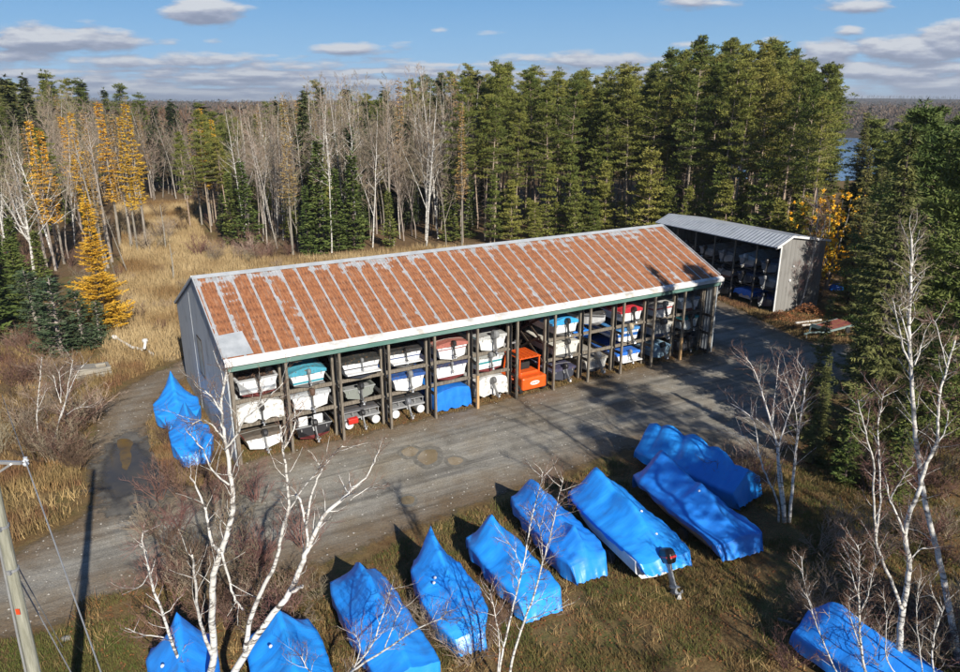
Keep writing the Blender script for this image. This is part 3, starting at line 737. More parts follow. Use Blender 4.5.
def motor(parent, at, cowl=BLACK, leg=GREY, tilt=.25, s=1.0, stripe=None):
    if stripe is None: s = s * .78; leg = tuple(x * .6 for x in leg)
    rt = Matrix.Rotation(-tilt, 4, 'X') @ Matrix.Scale(s, 4)
    def place(o): o.matrix_local = Matrix.Translation(at) @ rt
    c = MB(); rings = []
    for z, x, y0, y1 in ((.02, .12, -.50, .02), (.06, .17, -.60, .05), (.20, .20, -.66, .06), (.38, .20, -.66, .03), (.50, .17, -.60, -.04), (.56, .10, -.50, -.12)):
        rings.append([(x * sx, y0 + (y1 - y0) * f, z) for sx, f in ((-.55, 0), (.55, 0), (1, .2), (1, .75), (.6, 1), (-.6, 1), (-1, .75), (-1, .2))])
    c.loft(rings); m_ = c.build('outboard_motor', paint(cowl), parent, smooth=False, bevel=.03); place(m_)
    if stripe:
        q = MB(); q.box((0, -.665, .27), (.26, .012, .07)); q.box((.203, -.3, .27), (.012, .5, .06)); q.box((-.203, -.3, .27), (.012, .5, .06)); q.build('stripe', paint(stripe), m_)
    l = MB(); rings = []
    for z, x, y0, y1 in ((.02, .09, -.42, -.02), (-.25, .07, -.38, -.08), (-.55, .055, -.40, -.12), (-.72, .05, -.44, -.10), (-.78, .16, -.56, -.10), (-.80, .16, -.56, -.10), (-.82, .045, -.42, -.12), (-.98, .045, -.40, -.14)):
        rings.append([(x * sx, y0 + (y1 - y0) * f, z) for sx, f in ((-.5, 0), (.5, 0), (1, .5), (.5, 1), (-.5, 1), (-1, .5))])
    l.loft(rings); l.lathe((0, .02, -1.0), (0, -1, 0), [(0, .01), (.08, .06), (.2, .085), (.42, .075), (.5, .05)], 10)
    l.add([(-.012, -.34, -1.05), (.012, -.34, -1.05), (.012, -.12, -1.05), (-.012, -.12, -1.05), (-.012, -.36, -1.24), (.012, -.36, -1.24), (.012, -.26, -1.24), (-.012, -.26, -1.24)],
          [(0, 1, 2, 3), (7, 6, 5, 4), (0, 4, 5, 1), (2, 6, 7, 3), (1, 5, 6, 2), (3, 7, 4, 0)])
    lo = l.build('leg', paint(leg, .5), m_)
    p = MB(); p.lathe((0, -.47, -1.0), (0, -1, 0), [(0, .05), (.1, .05), (.14, .015)], 8)
    for k in range(3):
        a = 2 * math.pi * k / 3 + .4; ca, sa = math.cos(a), math.sin(a)
        def pp(r, w, y): return (ca * r - sa * w, y, -1.0 + sa * r + ca * w)
        p.add([pp(.04, -.03, -.50), pp(.17, -.09, -.47), pp(.19, .05, -.55), pp(.05, .04, -.54), pp(.04, -.03, -.515), pp(.17, -.09, -.485), pp(.19, .05, -.565), pp(.05, .04, -.555)],
              [(0, 1, 2, 3), (7, 6, 5, 4), (0, 4, 5, 1), (1, 5, 6, 2), (2, 6, 7, 3), (3, 7, 4, 0)])
    p.build('propeller', M['alloy'], m_)
    b = MB(); b.box((0, .03, -.12), (.26, .14, .34)); bo = b.build('bracket', M['steel'], m_)
    return m_
def platform(parent, W, D, m):
    mb = MB(); mb.box((0, -.27, D * .42), (W * .82, .52, .07)); mb.build('swim_platform', m, parent, bevel=.02)
CR = {'flat': [(0, .05), (.3, .14), (.6, .2), (1, .04)], 'hump': [(0, .10), (.35, .38), (.55, .52), (.75, .22), (1, .05)], 'tent': [(0, .25), (.3, .55), (.6, .5), (1, .05)], 'low': [(0, .02), (.5, .06), (1, .02)]}
BOT = [None, (.03, .035, .05), None, (.05, .07, .14), (.10, .10, .10), None, (.14, .03, .03)]
def runabout(label, loc, rz, group, L=5.3, W=2.15, D=.92, hull=WHITE, band=None, cover=BLACK, crown='flat', mo=dict(), plat=False, open_=False, rail=GREY, kind='motorboat', seats=None, seed=0, shield=False, band_z=(.5, .68)):
    W *= 1.06; D *= 1.14
    t = thing(kind, label, 'boat', loc, rz, group)
    bot = BOT[seed % len(BOT)]
    k = ('band', tuple(hull), tuple(band or ()), band_z, bot)
    if k not in _pc:
        m = mat('two_tone_gelcoat', hull, .38, coat=.25, col2=tuple(x * .8 for x in hull), scale=2.2, lo=.45, hi=.75, col3=tuple(x * .5 + .02 for x in hull), scale3=4, lo3=.60, hi3=.85); nt, b = shifted(m)
        src = b.inputs['Base Color'].links[0].from_socket
        tc = NN(nt, 'ShaderNodeTexCoord'); sp = NN(nt, 'ShaderNodeSeparateXYZ'); nt.links.new(tc.outputs['Object'], sp.inputs[0])
        c = src
        if band is not None:
            f = math_n(nt, 'MULTIPLY', math_n(nt, 'GREATER_THAN', sp.outputs[2], band_z[0]), math_n(nt, 'LESS_THAN', sp.outputs[2], band_z[1])); c = mix_n(nt, f, c, tuple(band))
        if bot is not None: c = mix_n(nt, math_n(nt, 'LESS_THAN', sp.outputs[2], .27), c, bot)
        nt.links.new(c, b.inputs['Base Color']); _pc[k] = m
    hm = _pc[k]
    make_hull(L, W, D, hm, t, open_)
    rail_strip(L, W, D, paint(rail, .6, 0), t)
    if cover is not None: deck_cover(L, W, D, cloth(cover), t, CR[crown], seed)
    if open_:
        for y in ((.75, 2.2, 3.4) if seats is None else seats):
            q = MB(); w = hull_pts(y / L, L, W, D)[0]; q.box((0, y, .55), (2 * w - .3, .42, .12)); q.build('bench', paint(GREY, .6, 0), t, bevel=.02)
        if shield:
            for s in (-1, 1):
                q = MB(); q.box((s * W * .2, .8, .75), (.55, .5, .5)); q.box((s * W * .2, .55, 1.05), (.55, .14, .45)); q.build('seat', paint(WHITE, .5, 0), t, bevel=.05)
    if plat: platform(t, W, D, paint(hull))
    for s in (-1, 1):
        cl = MB(); cl.box((s * W * .33, -.03, D - .22), (.05, .05, .14)); cl.build('stern_eye', M['alloy'], t)
    if mo is not None and not open_:
        cl = MB(); cl.box((0, -.012, D - .10), (.78, .03, .17)); cl.build('motor_well', paint((.06, .06, .065), .6, 0), t)
    if mo is not None: motor(t, (0, -.05, D - .12), **mo)
    return t
def pontoon(label, loc, rz, group, deckc=(.06, .06, .065), fence=None, mo=dict(), seed=0, cap=WHITE):
    t = thing('pontoon_boat', label, 'pontoon boat', loc, rz, group)
    for s in (-1, 1):
        q = MB(); q.lathe((s * .86, -.05, .30), (0, 1, 0), [(0, .2), (.02, .27), (.05, .28), (5.2, .28), (5.7, .16), (5.9, .02)], 16)
        o = q.build('float_tube', M['alloy'], t, smooth=False)
        c = MB(); c.lathe((s * .86, -.06, .30), (0, -1, 0), [(0, .265), (.03, .25), (.05, .12), (.055, .01)], 16); c.build('end_cap', paint(cap), o)
    d = MB(); d.box((0, 2.7, .66), (2.3, 5.5, .10)); d.build('deck', paint(GREY, .7, 0), t)
    c = MB(); c.box((0, 2.75, 1.08), (2.2, 5.2, .18)); c.build('cover', cloth(deckc), t, bevel=.06)
    f = MB()
    for x in (-1.1, -.55, 0, .55, 1.1): f.box((x, .12, .86), (.04, .04, .36))
    for y in (1.5, 3, 4.5):
        for x in (-1.12, 1.12): f.box((x, y, .86), (.04, .04, .36))
    f.box((0, .12, 1.03), (2.24, .05, .05)); [f.box((x, 2.3, 1.03), (.05, 4.5, .05)) for x in (-1.12, 1.12)]
    f.build('fence', M['alloy'], t)
    motor(t, (0, .05, .66), **mo)
    return t
def tarped(label, loc, rz, group, c, L=5.0, W=2.3, H=1.25, seed=1, mo=None, kind='tarp_covered_boat', low=.05):
    """a boat tied up in a tarpaulin that hangs down past the hull"""
    t = thing(kind, label, 'boat', loc, rz, group)
    mb = MB(); rows = []
    for i in range(26):
        q = i / 25; w = W / 2 * (1 - max(0, (q - .55) / .45) ** 2.2) + .02
        row = []
        for k in range(25):
            s = -1 + 2 * k / 24
            if abs(s) > .62:
                f = (abs(s) - .62) / .38; x = math.copysign(w * (1 + .05 * math.sin(f * 3)), s); z = H * .86 - f * (H * .86 - low)
                x += .05 * math.sin(i * 1.9 + k * .9 + seed) * f; z += .06 * math.sin(i * 2.3 + seed) * f
            else: x = s / .62 * w; z = H * .86 + .14 * H * (1 - (s / .62) ** 2) + .06 * vnoise(s * 3 + seed, q * 9, 1.1, seed)
            row.append((x + .03 * vnoise(q * 9, k * .5, 1, seed), q * L, z))
        rows.append(row)
    mb.loft(rows, closed=False)
    r0 = rows[0]; o = len(mb.v)                      # the stern hangs as a gathered curtain
    bot = [(p[0] * .98, -.05 + .07 * math.sin(k * 2.1 + seed), low + .08 * math.sin(k * 1.3)) for k, p in enumerate(r0)]
    mid = [((p[0] + b[0]) / 2, -.06 + .05 * math.sin(k * 1.7 + seed), (p[2] + b[2]) / 2) for k, (p, b) in enumerate(zip(r0, bot))]
    mb.loft([r0, mid, bot], closed=False)
    mb.build('tarpaulin', c, t, smooth=True)
    h = MB(); h.box((0, L * .45, .35), (W * .7, L * .8, .5)); h.build('hull', paint(WHITE), t, bevel=.08)
    if mo: motor(t, (0, -.12, H * .62), **mo)
    return t
M['blue_tarp'] = mat('blue_tarp', (.014, .16, .66), .38, col2=(.02, .22, .74), scale=2, bump=.35, bscale=3.2)
M['white_tarp'] = mat('white_tarp', (.55, .56, .56), .55, col2=(.70, .71, .70), scale=2.5, bump=.5, bscale=4, col3=(.26, .24, .2), scale3=3)

GR = 'boats stored in the rusty-roofed shed'
def bay(b, tier, du=0.0, v=.72):
    z = {'T': ZT + .12, 'M': ZM + .12, 'B': .22}[tier]
    return S((b + .5) * BAY + (.12 if b == 0 else 0) + du, v, z)
k_, g_ = BLACK, GREY
dk = dict(cowl=(.025, .022, .022), leg=(.05, .05, .05), tilt=.2)
gy = dict(cowl=(.20, .205, .21), leg=(.30, .31, .31), tilt=.25)
wl = dict(cowl=(.03, .03, .033), leg=(.55, .56, .56), tilt=.5)
wh = dict(cowl=(.6, .6, .58), leg=(.5, .5, .48), tilt=.35)
jit = random.Random(5)
def rb(b, tier, label, du=0.0, v=.72, **kw): return runabout(label, bay(b, tier, du + jit.uniform(-.10, .10), v + jit.uniform(-.12, .25)), YAW + jit.uniform(-.035, .035), GR, seed=b * 3 + len(tier + label), **kw)
# bay by bay, from the left end of the shed
rb(0, 'T', 'old white boat with dead vines piled in it, top rack at the left end', cover=None, open_=True, hull=(.62, .64, .66), mo=dict(dk, s=.85), D=.98, W=2.25, band=(.33, .36, .40), band_z=(.42, .56))
tarped('boat under a dirty white tarp with dark motor, middle rack at the left end', bay(0, 'M'), YAW, GR, M['white_tarp'], H=1.25, W=2.45, seed=3, mo=dict(dk, s=.9), low=.15)
rb(0, 'B', 'white boat with red rail and white-footed motor, on the ground at the left end', cover=(.10, .085, .07), crown='low', rail=RED, mo=dict(wl, tilt=.35), D=.8)
rb(1, 'T', 'white boat with turquoise cover and turquoise stripes, second top rack from the left', hull=WHITE, band=TEAL, band_z=(.30, .42), cover=(.05, .24, .33), crown='tent', mo=dict(gy, s=.7), D=.85, plat=False)
rb(1, 'M', 'white covered boat with brown motor below the turquoise-covered boat', hull=WHITE, cover=(.30, .32, .34), mo=dict(cowl=(.10, .055, .035), leg=(.16, .15, .14), tilt=.2, s=1.05), W=2.3)
rb(1, 'B', 'black boat with two white seats showing and a black motor, on the ground', hull=(.03, .03, .035), cover=None, open_=True, shield=True, mo=dict(cowl=k_, leg=(.35, .36, .37), tilt=.45), D=.8)
rb(2, 'T', 'round-sterned white boat with black cover, third top rack from the left', cover=(.022, .023, .022), crown='hump', band=(.05, .05, .06), band_z=(.62, .70), mo=dict(gy, s=.6), W=2.4, D=1.0, plat=True)
rb(2, 'M', 'open grey fishing boat with benches and red fuel cans in the middle rack', hull=(.22, .24, .22), cover=None, open_=True, mo=dict(cowl=k_, leg=(.18, .18, .19), tilt=.25), W=2.0, D=.7)
pontoon('pontoon boat with black cover under the open grey fishing boat', bay(2, 'B', v=.85), YAW, GR, mo=dict(cowl=k_, leg=(.5, .51, .52), tilt=.4, s=.9))
rb(3, 'T', 'white boat with black cover and a swim platform, fourth top rack from the left', cover=(.028, .028, .03), crown='flat', band=(.06, .09, .2), band_z=(.66, .74), mo=dict(dk, s=.75), W=2.25, D=.98, plat=True)
rb(3, 'M', 'white boat with royal blue cover in the middle rack above a pontoon boat', cover=(.02, .07, .24), crown='flat', mo=gy, W=2.2)
pontoon('pontoon boat with grey motor beneath the royal blue covered boat', bay(3, 'B', v=.85), YAW, GR, deckc=(.035, .037, .04), mo=dict(cowl=(.16, .17, .19), leg=(.55, .56, .57), tilt=.55, s=1.0))
rb(4, 'T', 'white boat with dusty rose cover on the top rack', cover=(.30, .105, .085), crown='hump', band=(.25, .05, .05), band_z=(.70, .76), mo=dict(dk, s=.85), W=2.2)
rb(4, 'M', 'white boat with smooth navy cover beneath the rose-covered boat', cover=(.028, .034, .075), crown='hump', mo=dict(gy, s=.55), W=2.4, D=1.0, plat=False)
tarped('boat wrapped in a bright blue tarp on the ground under the navy-covered boat', bay(4, 'B', v=.45), YAW, GR, M['blue_tarp'], H=1.4, W=2.45, seed=5, low=.0)
rb(5, 'T', 'white bowl-shaped boat with large grey motor on the top rack beside the forklift bay', cover=(.34, .35, .35), crown='low', hull=(.68, .68, .66), mo=dict(cowl=(.22, .225, .23), leg=(.34, .34, .34), tilt=.15, s=1.25), W=2.2, rail=TEAL)
rb(5, 'M', 'white boat with teal stripe and grey cover in the middle rack beside the forklift', band=(.03, .24, .27), band_z=(.62, .75), cover=(.22, .23, .22), crown='flat', mo=dict(gy, s=.85), W=2.3, D=1.0)
tarped('boat wrapped in a white sheet with exposed motor on the ground beside the forklift', bay(5, 'B', v=.7), YAW, GR, M['white_tarp'], H=1.5, W=2.3, seed=8, mo=dict(cowl=(.12, .12, .12), leg=(.5, .5, .48), tilt=.6, s=1.05), low=.2)
rb(7, 'T', 'white boat with vivid sky blue cover on the top rack', cover=(.03, .28, .60), crown='tent', mo=dict(dk, s=.95), W=2.15, D=.9)
rb(7, 'M', 'cream white boat with dark motor beneath the sky blue cover', cover=(.50, .49, .44), crown='flat', hull=(.64, .63, .58), mo=dict(cowl=(.04, .04, .04), leg=(.3, .3, .29), tilt=.35), W=2.25)
rb(7, 'B', 'dark navy boat with black motor on the ground beside the forklift bay', hull=(.05, .055, .075), cover=(.045, .045, .085), crown='flat', mo=dict(cowl=k_, leg=(.3, .31, .33), tilt=.5), W=2.1, D=.8)
o = rb(8, 'T', 'white boat stored bow outward with dark striped deck next to the sky blue cover', cover=(.07, .07, .072), crown='low', mo=dict(gy, s=.9), W=2.35, D=.95); o.location = S(8.5 * BAY, 5.55, ZT + .12); o.rotation_euler.z = YAW + math.pi
tarped('low boat under a blue tarp deep in the rack below the striped boat', bay(8, 'M', v=3.2), YAW, GR, M['blue_tarp'], L=4, H=.8, seed=2, low=.1)
rb(8, 'B', 'white boat with large pale motor on the ground left of the last sunlit bay', hull=(.5, .5, .48), cover=(.30, .28, .24), crown='low', mo=dict(cowl=(.26, .26, .26), leg=(.45, .45, .44), tilt=.55, s=1.2), W=2.1)
rb(9, 'T', 'white boat with crimson cover on the top rack near the right end', cover=(.36, .018, .03), crown='tent', mo=dict(dk, s=.9), W=2.1)
rb(9, 'M', 'blue and white boat with tan motor below the crimson cover', hull=WHITE, band=(.03, .12, .38), band_z=(.45, .7), cover=(.04, .17, .40), crown='low', mo=dict(cowl=(.40, .34, .24), leg=(.42, .38, .3), tilt=.4, s=1.15), W=2.15)
rb(9, 'B', 'white boat with blue cover and wide flat swim deck on the ground', cover=(.02, .13, .50), crown='flat', mo=dict(gy, s=.8, tilt=.4), W=2.2, plat=True, D=.8)
rb(10, 'T', 'white boat with red stripe, second top rack from the right end', band=(.40, .04, .04), band_z=(.68, .80), cover=(.4, .4, .4), crown='low', mo=dict(gy, s=.9), W=2.1)
rb(10, 'M', 'grey and white boat with bulky motor below the red-striped boat', hull=(.40, .41, .40), cover=(.34, .33, .30), crown='flat', mo=dict(cowl=(.05, .05, .05), leg=(.4, .4, .38), tilt=.4, s=1.2), W=2.2)
rb(10, 'B', 'pale blue boat with black motor on the ground below the red-striped boat', hull=(.28, .42, .52), cover=(.20, .34, .46), crown='hump', mo=dict(cowl=k_, leg=(.4, .4, .4), tilt=.5), W=2.1, D=.8)
rb(11, 'T', 'white boat with blue-grey cover on the last top rack, right end', cover=(.16, .22, .32), crown='hump', mo=dict(gy, s=.8), W=2.1)
rb(11, 'M', 'boat with teal cover on the last middle rack, right end', cover=(.03, .25, .28), crown='flat', hull=(.5, .54, .55), mo=dict(dk, s=1.0), W=2.15)
rb(11, 'B', 'dark boat in the shadow of the last bay, right end', hull=(.09, .09, .10), cover=(.05, .05, .05), crown='flat', mo=dict(dk), W=2.1)
# loose items by the racks
t = thing('fuel_can', 'red fuel can on the end of the black pontoon boat', 'fuel can', bay(2, 'B', -.72, .55) + Vector((0, 0, .50)), YAW)
q = MB(); q.box((0, 0, .17), (.62, .34, .34)); q.build('can_body', paint((.55, .03, .02)), t, bevel=.05)
q = MB(); q.bar((-.2, 0, .37), (.2, 0, .37), .04); q.box((.22, 0, .37), (.08, .08, .08)); q.build('handle', paint((.4, .02, .02)), t)
v_ = MB(); rg = random.Random(4)
for i in range(120):
    p = S(1.7 + rg.uniform(-1.1, 1.1), 1.1 + rg.uniform(0, 2.6), 4.25 + rg.uniform(0, .35)); pts = [p]
    for k in range(3): pts.append(pts[-1] + Vector((rg.uniform(-.35, .35), rg.uniform(-.35, .35), rg.uniform(-.12, .28))))
    v_.tube(pts, [.016, .012, .008, .004], 3, cap=False)
M['vine'] = mat('dead_vine', (.09, .045, .028), .9, col2=(.17, .10, .06), scale=3)
o = v_.build('dead_vines', M['vine']); tag(o, 'tangle of dead brown vines filling the white boat at the left end', 'vines')

# boats in the grey shed
G2 = 'boats stored in the dark open side of the grey shed'
RZ2 = math.atan2(PX_.y, PX_.x) - math.pi / 2
def bay2(k, z, y=.35): return C2 + AX * ((k + .5) * 2.75) + PX_ * y + Vector((0, 0, z))
tarped('boat under a vivid blue tarp on the ground inside the grey shed', bay2(1, .35), RZ2, G2, M['blue_tarp'], L=4.6, W=2.3, H=1.1, seed=4, low=.5)
ob = [(0, 3.65, 'white boat with blue-grey cover, top rack nearest the grey end wall', (.30, .38, .46), (.10, .16, .24), 'flat'), (0, 2.05, 'pale boat with rounded white canopy, middle rack nearest the grey end wall', (.5, .52, .54), (.52, .53, .55), 'hump'),
      (0, .3, 'dark blue boat on the ground nearest the grey end wall', (.05, .08, .16), (.03, .06, .2), 'flat'),
      (1, 3.65, 'white boat with light blue band, second top rack of the grey shed', (.6, .62, .64), (.34, .46, .56), 'tent'), (1, 2.05, 'navy boat in the middle rack above the vivid blue tarp', (.07, .10, .16), (.05, .09, .18), 'flat'),
      (2, 3.65, 'white boat with grey cover, third top rack of the grey shed', (.6, .61, .62), (.22, .24, .27), 'hump'), (2, 2.05, 'white boat with black motor, third middle rack of the grey shed', (.55, .56, .57), (.03, .03, .035), 'flat'),
      (2, .3, 'black covered boat on the ground, third bay of the grey shed', (.10, .10, .11), (.02, .02, .022), 'hump'),
      (3, 3.65, 'white boat with pale cover, fourth top rack of the grey shed', (.5, .51, .52), (.4, .41, .42), 'flat'), (3, 2.05, 'grey boat with white motor, fourth middle rack of the grey shed', (.26, .27, .28), (.08, .09, .1), 'flat'),
      (4, 3.65, 'dark boat with grey trim, fifth top rack of the grey shed', (.07, .07, .08), (.03, .03, .03), 'flat'), (4, 2.05, 'white boat half hidden by the rusty roof, fifth middle rack', (.5, .5, .5), (.1, .1, .11), 'hump')]
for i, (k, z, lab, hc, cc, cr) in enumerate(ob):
    runabout(lab, bay2(k, z), RZ2, G2, hull=tuple(x * .5 for x in hc), cover=tuple(x * .6 for x in cc), crown=cr, W=2.1, L=4.6, D=.85, mo=[dk, gy, wl, wh][i % 4], seed=i)  # hull and cover colours scaled down to paint in the shed's shade
tarped('small boat under a bright blue tarp outside the shaded right end of the shed', S(37.9, 6.2, 0), YAW, None, M['blue_tarp'], L=3.2, W=1.3, H=1.35, seed=9, low=.15)
# ------------------------------------------------------------------ shrink-wrapped boats on the grass
M['wrap'] = mat('blue_shrink_wrap', (.016, .245, .80), .36, col2=(.03, .30, .86), scale=.9, bump=.5, bscale=1.7, stretch=(.6, 2.6, .6), spec=.45, rand=.07, col3=(.03, .20, .62), scale3=1.6, lo3=.56, hi3=.80)
M['trailer'] = mat('trailer_frame', (.10, .10, .10), .6, .3, col2=(.2, .19, .18), scale=3)
def lerp_list(pts, t):
    if t <= pts[0][0]: return pts[0][1]
    for (a, x), (b, y) in zip(pts, pts[1:]):
        if t <= b: q = (t - a) / (b - a); return x + (y - x) * q
    return pts[-1][1]
def wrap_shell(L, W, ridge, hem, width, seed, ribs=0, shoulder=1.05, fold=.05, sharp=.75, tailz=.25):
    """a tent of plastic film from the hem over the gunwale up to the ridge line; +y is the stern"""
    nl, nh = 56, 15
    def prof(t):
        w = W / 2 * lerp_list(width, t); zr = lerp_list(ridge, t); zh = lerp_list(hem, t); sh = min(shoulder, zr - .12)
        half = []
        for k in range(nh):
            f = k / (nh - 1)
            if f < .36:
                q = f / .36; x = w * (.96 + .04 * math.sin(q * math.pi / 2)) - .02 * (1 - q); z = zh + (sh - zh) * q
                x += fold * math.sin(t * L * 5.3 + seed + k * .35) * (1 - q) ** 1.1 * .8
                z += .10 * vnoise(t * L, seed * 3.1, 1.6, seed) * (1 - q)
            else:
                q = (f - .36) / .64; x = w * (1 - q); z = sh + (zr - sh) * (sharp * q + (1 - sharp) * q * q * (1.6 - .6 * q))
                z -= .09 * math.sin(q * math.pi) * (1 + .6 * math.sin(t * L * 2.1 + seed))      # the film sags between ridge and gunwale
                if ribs: z += .28 * (abs(math.cos(t * math.pi * ribs)) - .5) * math.sin(math.pi * min(1, q * 1.5) * .5)
            half.append((x, z))
        return half
    mb = MB(); rows = []
    for i in range(nl):
        t = i / (nl - 1); h = prof(t); y = t * L; row = []
        for k in range(nh): x, z = h[k]; row.append((-x, y, z))
        for k in range(nh - 2, -1, -1): x, z = h[k]; row.append((x, y, z))
        out = []
        for (x, yy, z) in row:
            a = .085 * vnoise(x * 1.1 + seed, yy * .9, 1.0, seed) + .045 * vnoise(x * 2.3 + z, yy * 1.7 - z * 1.5, 1.5, seed + 4) + .02 * vnoise(x * 6 + z * 3, yy * 2.0, 2.0, seed + 9)
            zz = z + a * (1.0 if z > .4 else .4)
            out.append((x + a * .6 * (1 if x > 0 else -1), yy, max(zz, .015)))
        rows.append(out)
    # bow: the film is drawn in over the blunt end; stern: it slopes down and gathers
    bow = []
    for lv in range(1, 5):
        q = lv / 4; bow.append([(x * (1 - .10 * q * q), -.28 * math.sin(q * 1.57) * (1 - abs(x) / (W / 2 + .01) * .75) , .35 + (z - .35) * (1 - q) if z > .35 else z) for (x, y, z) in rows[0]])
    mb.loft(bow[::-1] + rows, closed=False)
    st = []
    for lv in range(1, 6):
        q = lv / 5
        st.append([(x * (1 - .12 * q) , L + .34 * q + .10 * vnoise(k * .8, q * 2, 1.0, seed + 2) * q, max(.03, z + (min(z, tailz + .12 * vnoise(k * .9, seed, 1.0, seed)) - z) * q)) for k, (x, y, z) in enumerate(rows[-1])])
    mb.loft([rows[-1]] + st, closed=False)
    return mb
def wrapped(label, bowp, sternp, W, ridge, hem=((0, .45), (1, .45)), width=((0, .82), (.12, .97), (.5, 1), (1, .9)), seed=1, ribs=0, vents=(), hull=None, mo=None, group='shrink-wrapped boats along the yard', **kw):
    bowp, sternp = Vector((bowp[0], bowp[1], 0)), Vector((sternp[0], sternp[1], 0)); d = sternp - bowp; L = d.length
    t = thing('wrapped_boat', label, 'boat', bowp, math.atan2(d.y, d.x) - math.pi / 2, group)
    sh = wrap_shell(L, W, ridge, hem, width, seed, ribs, **kw)
    sh.build('shrink_wrap', M['wrap'], t, smooth=True)
    hb_ = MB(); rings = []
    hw = W / 2 * (.93 if hull else .62); HL = .945 if hull else .80
    for i in range(11):
        q = i / 10; w = hw * lerp_list(((0, .55), (.15, .85), (.4, 1), (1, .95)), q); k = (.22 if hull else .38) + .3 * max(0, (.25 - q) / .25) ** 2
        T = kw.get('shoulder', 1.05) - .12 if hull else .62
        rings.append([(-w * 1.02, q * L * HL + .08, T), (-w * .98, q * L * HL + .08, min(.7, T - .05)), (-w * .7, q * L * HL + .08, k + .12), (0, q * L * HL + .08, k), (w * .7, q * L * HL + .08, k + .12), (w * .96, q * L * HL + .08, min(.7, T - .05)), (w, q * L * HL + .08, T)])
    hb_.loft(rings); hb_.build('hull', paint(hull or (.5, .5, .5)), t)
    tr_ = MB()
    for s in (-1, 1): tr_.bar((s * .5, -.2, .32), (s * .55, L * .9, .32), .08, .12)
    tr_.bar((-.9, L * .66, .32), (.9, L * .66, .32), .08); tr_.bar((-.5, -.2, .32), (0, -1.1, .35), .07); tr_.bar((.5, -.2, .32), (0, -1.1, .35), .07) if hull else None
    fr = tr_.build('cradle', M['trailer'], t)
    for s in (-1, 1):
        w_ = MB(); w_.lathe((s * (W / 2 - .28), L * .66, .30), (s, 0, 0), [(0, .12), (.0, .28), (.04, .30), (.16, .30), (.2, .27), (.2, .1)], 16); w_.build('wheel', M['rubber'], fr)
    for (q, f) in vents:                              # small white film vents
        w = W / 2 * lerp_list(width, q); zr = lerp_list(ridge, q); s = 1 if f > 0 else -1; f = abs(f)
        x = s * w * (1 - f); z = 1.05 + (zr - 1.05) * f + .03
        v_ = MB(); v_.lathe((x, q * L, z - .02), (s * .5, 0, .9), [(0, .065), (.04, .055), (.06, .03), (.065, .01)], 10); v_.build('vent', paint((.75, .76, .78)), t)
    if hull and kw.get('shoulder', 1.05) > 1.0:
        for q in (.2, .45, .7):
            w = W / 2 * lerp_list(width, q); b_ = MB(); b_.box((-w * .95, q * L, .75), (.02, .06, .75)); b_.build('strap', paint((.6, .6, .6), .8, 0), t)
    if mo: motor(t, (0, L - .05, .98), **mo).rotation_euler.z += math.pi
    return t
def gp(px, py, z=0.0):
    p = G(px, py, z); return (p.x, p.y)
D1 = Vector((.40, -.915, 0)).normalized()
def along(b, d, L): return (b[0] + d[0] * L, b[1] + d[1] * L)
def nd(x, y): q = math.hypot(x, y); return (x / q, y / q)
STD = ((0, 1.45), (.10, 2.2), (.2, 2.4), (.55, 1.95), (1, 1.25))
def place_wrap(label, bow, d, L, W, ridge=STD, **kw):
    d = nd(*d); return wrapped(label, bow, along(bow, d, L), W, ridge, **kw)
place_wrap('blue-wrapped boat behind the birch trunks at the bottom left corner of the photo', (-10.4, 20.5), (.40, -.9), 4.6, 2.3, ((0, 1.9), (.06, 2.5), (.4, 1.9), (1, 1.1)), hem=((0, .3), (1, .3)), seed=2.2, vents=((.35, .5),))
place_wrap('blue-wrapped boat just right of the leaning white birch at the bottom', (-7.2, 21.2), (.42, -.9), 5.6, 2.5, ((0, 1.6), (.10, 2.3), (.5, 2.0), (1, 1.2)), seed=3.7, vents=((.3, .6),))
place_wrap('long blue-wrapped boat with birch twigs hanging over it, third along the yard', (-5.05, 24.2), (.47, -.88), 5.9, 2.3, ((0, 1.35), (.10, 2.05), (.19, 2.4), (.6, 2.0), (1, 1.35)), hem=((0, .4), (1, .35)), seed=5.1, vents=((.42, -.5),))
place_wrap('blue-wrapped boat with the tallest sharp peak and a tucked-in tail', (-2.1, 25.4), (.38, -.925), 4.6, 2.15, ((0, 2.1), (.05, 2.65), (.14, 2.55), (.5, 1.75), (.85, 1.25), (1, .85)), hem=((0, .5), (.5, .25), (1, .1)), width=((0, .62), (.15, .92), (.55, 1.05), (.85, .92), (1, .55)), seed=7.9, vents=((.45, .6), (.48, .52)))
place_wrap('blue-wrapped boat behind the twin-stemmed thin birch in the foreground', (.15, 27.2), (.46, -.89), 4.7, 2.1, ((0, 1.5), (.10, 2.15), (.16, 2.35), (.55, 1.75), (1, 1.15)), hem=((0, .5), (1, .25)), seed=9.4, fold=.09)
place_wrap('blue-wrapped boat with lumpy crumpled stern between the thin birch and the boat with a motor', (2.2, 30.5), (.40, -.92), 5.7, 2.1, ((0, 1.6), (.06, 2.0), (.22, 2.25), (.45, 1.75), (.65, 1.6), (.78, 1.95), (.9, 1.5), (1, 1.0)), hem=((0, .5), (1, .1)), width=((0, .75), (.12, .95), (.5, 1), (.85, 1.05), (1, .8)), seed=11.3, fold=.08)
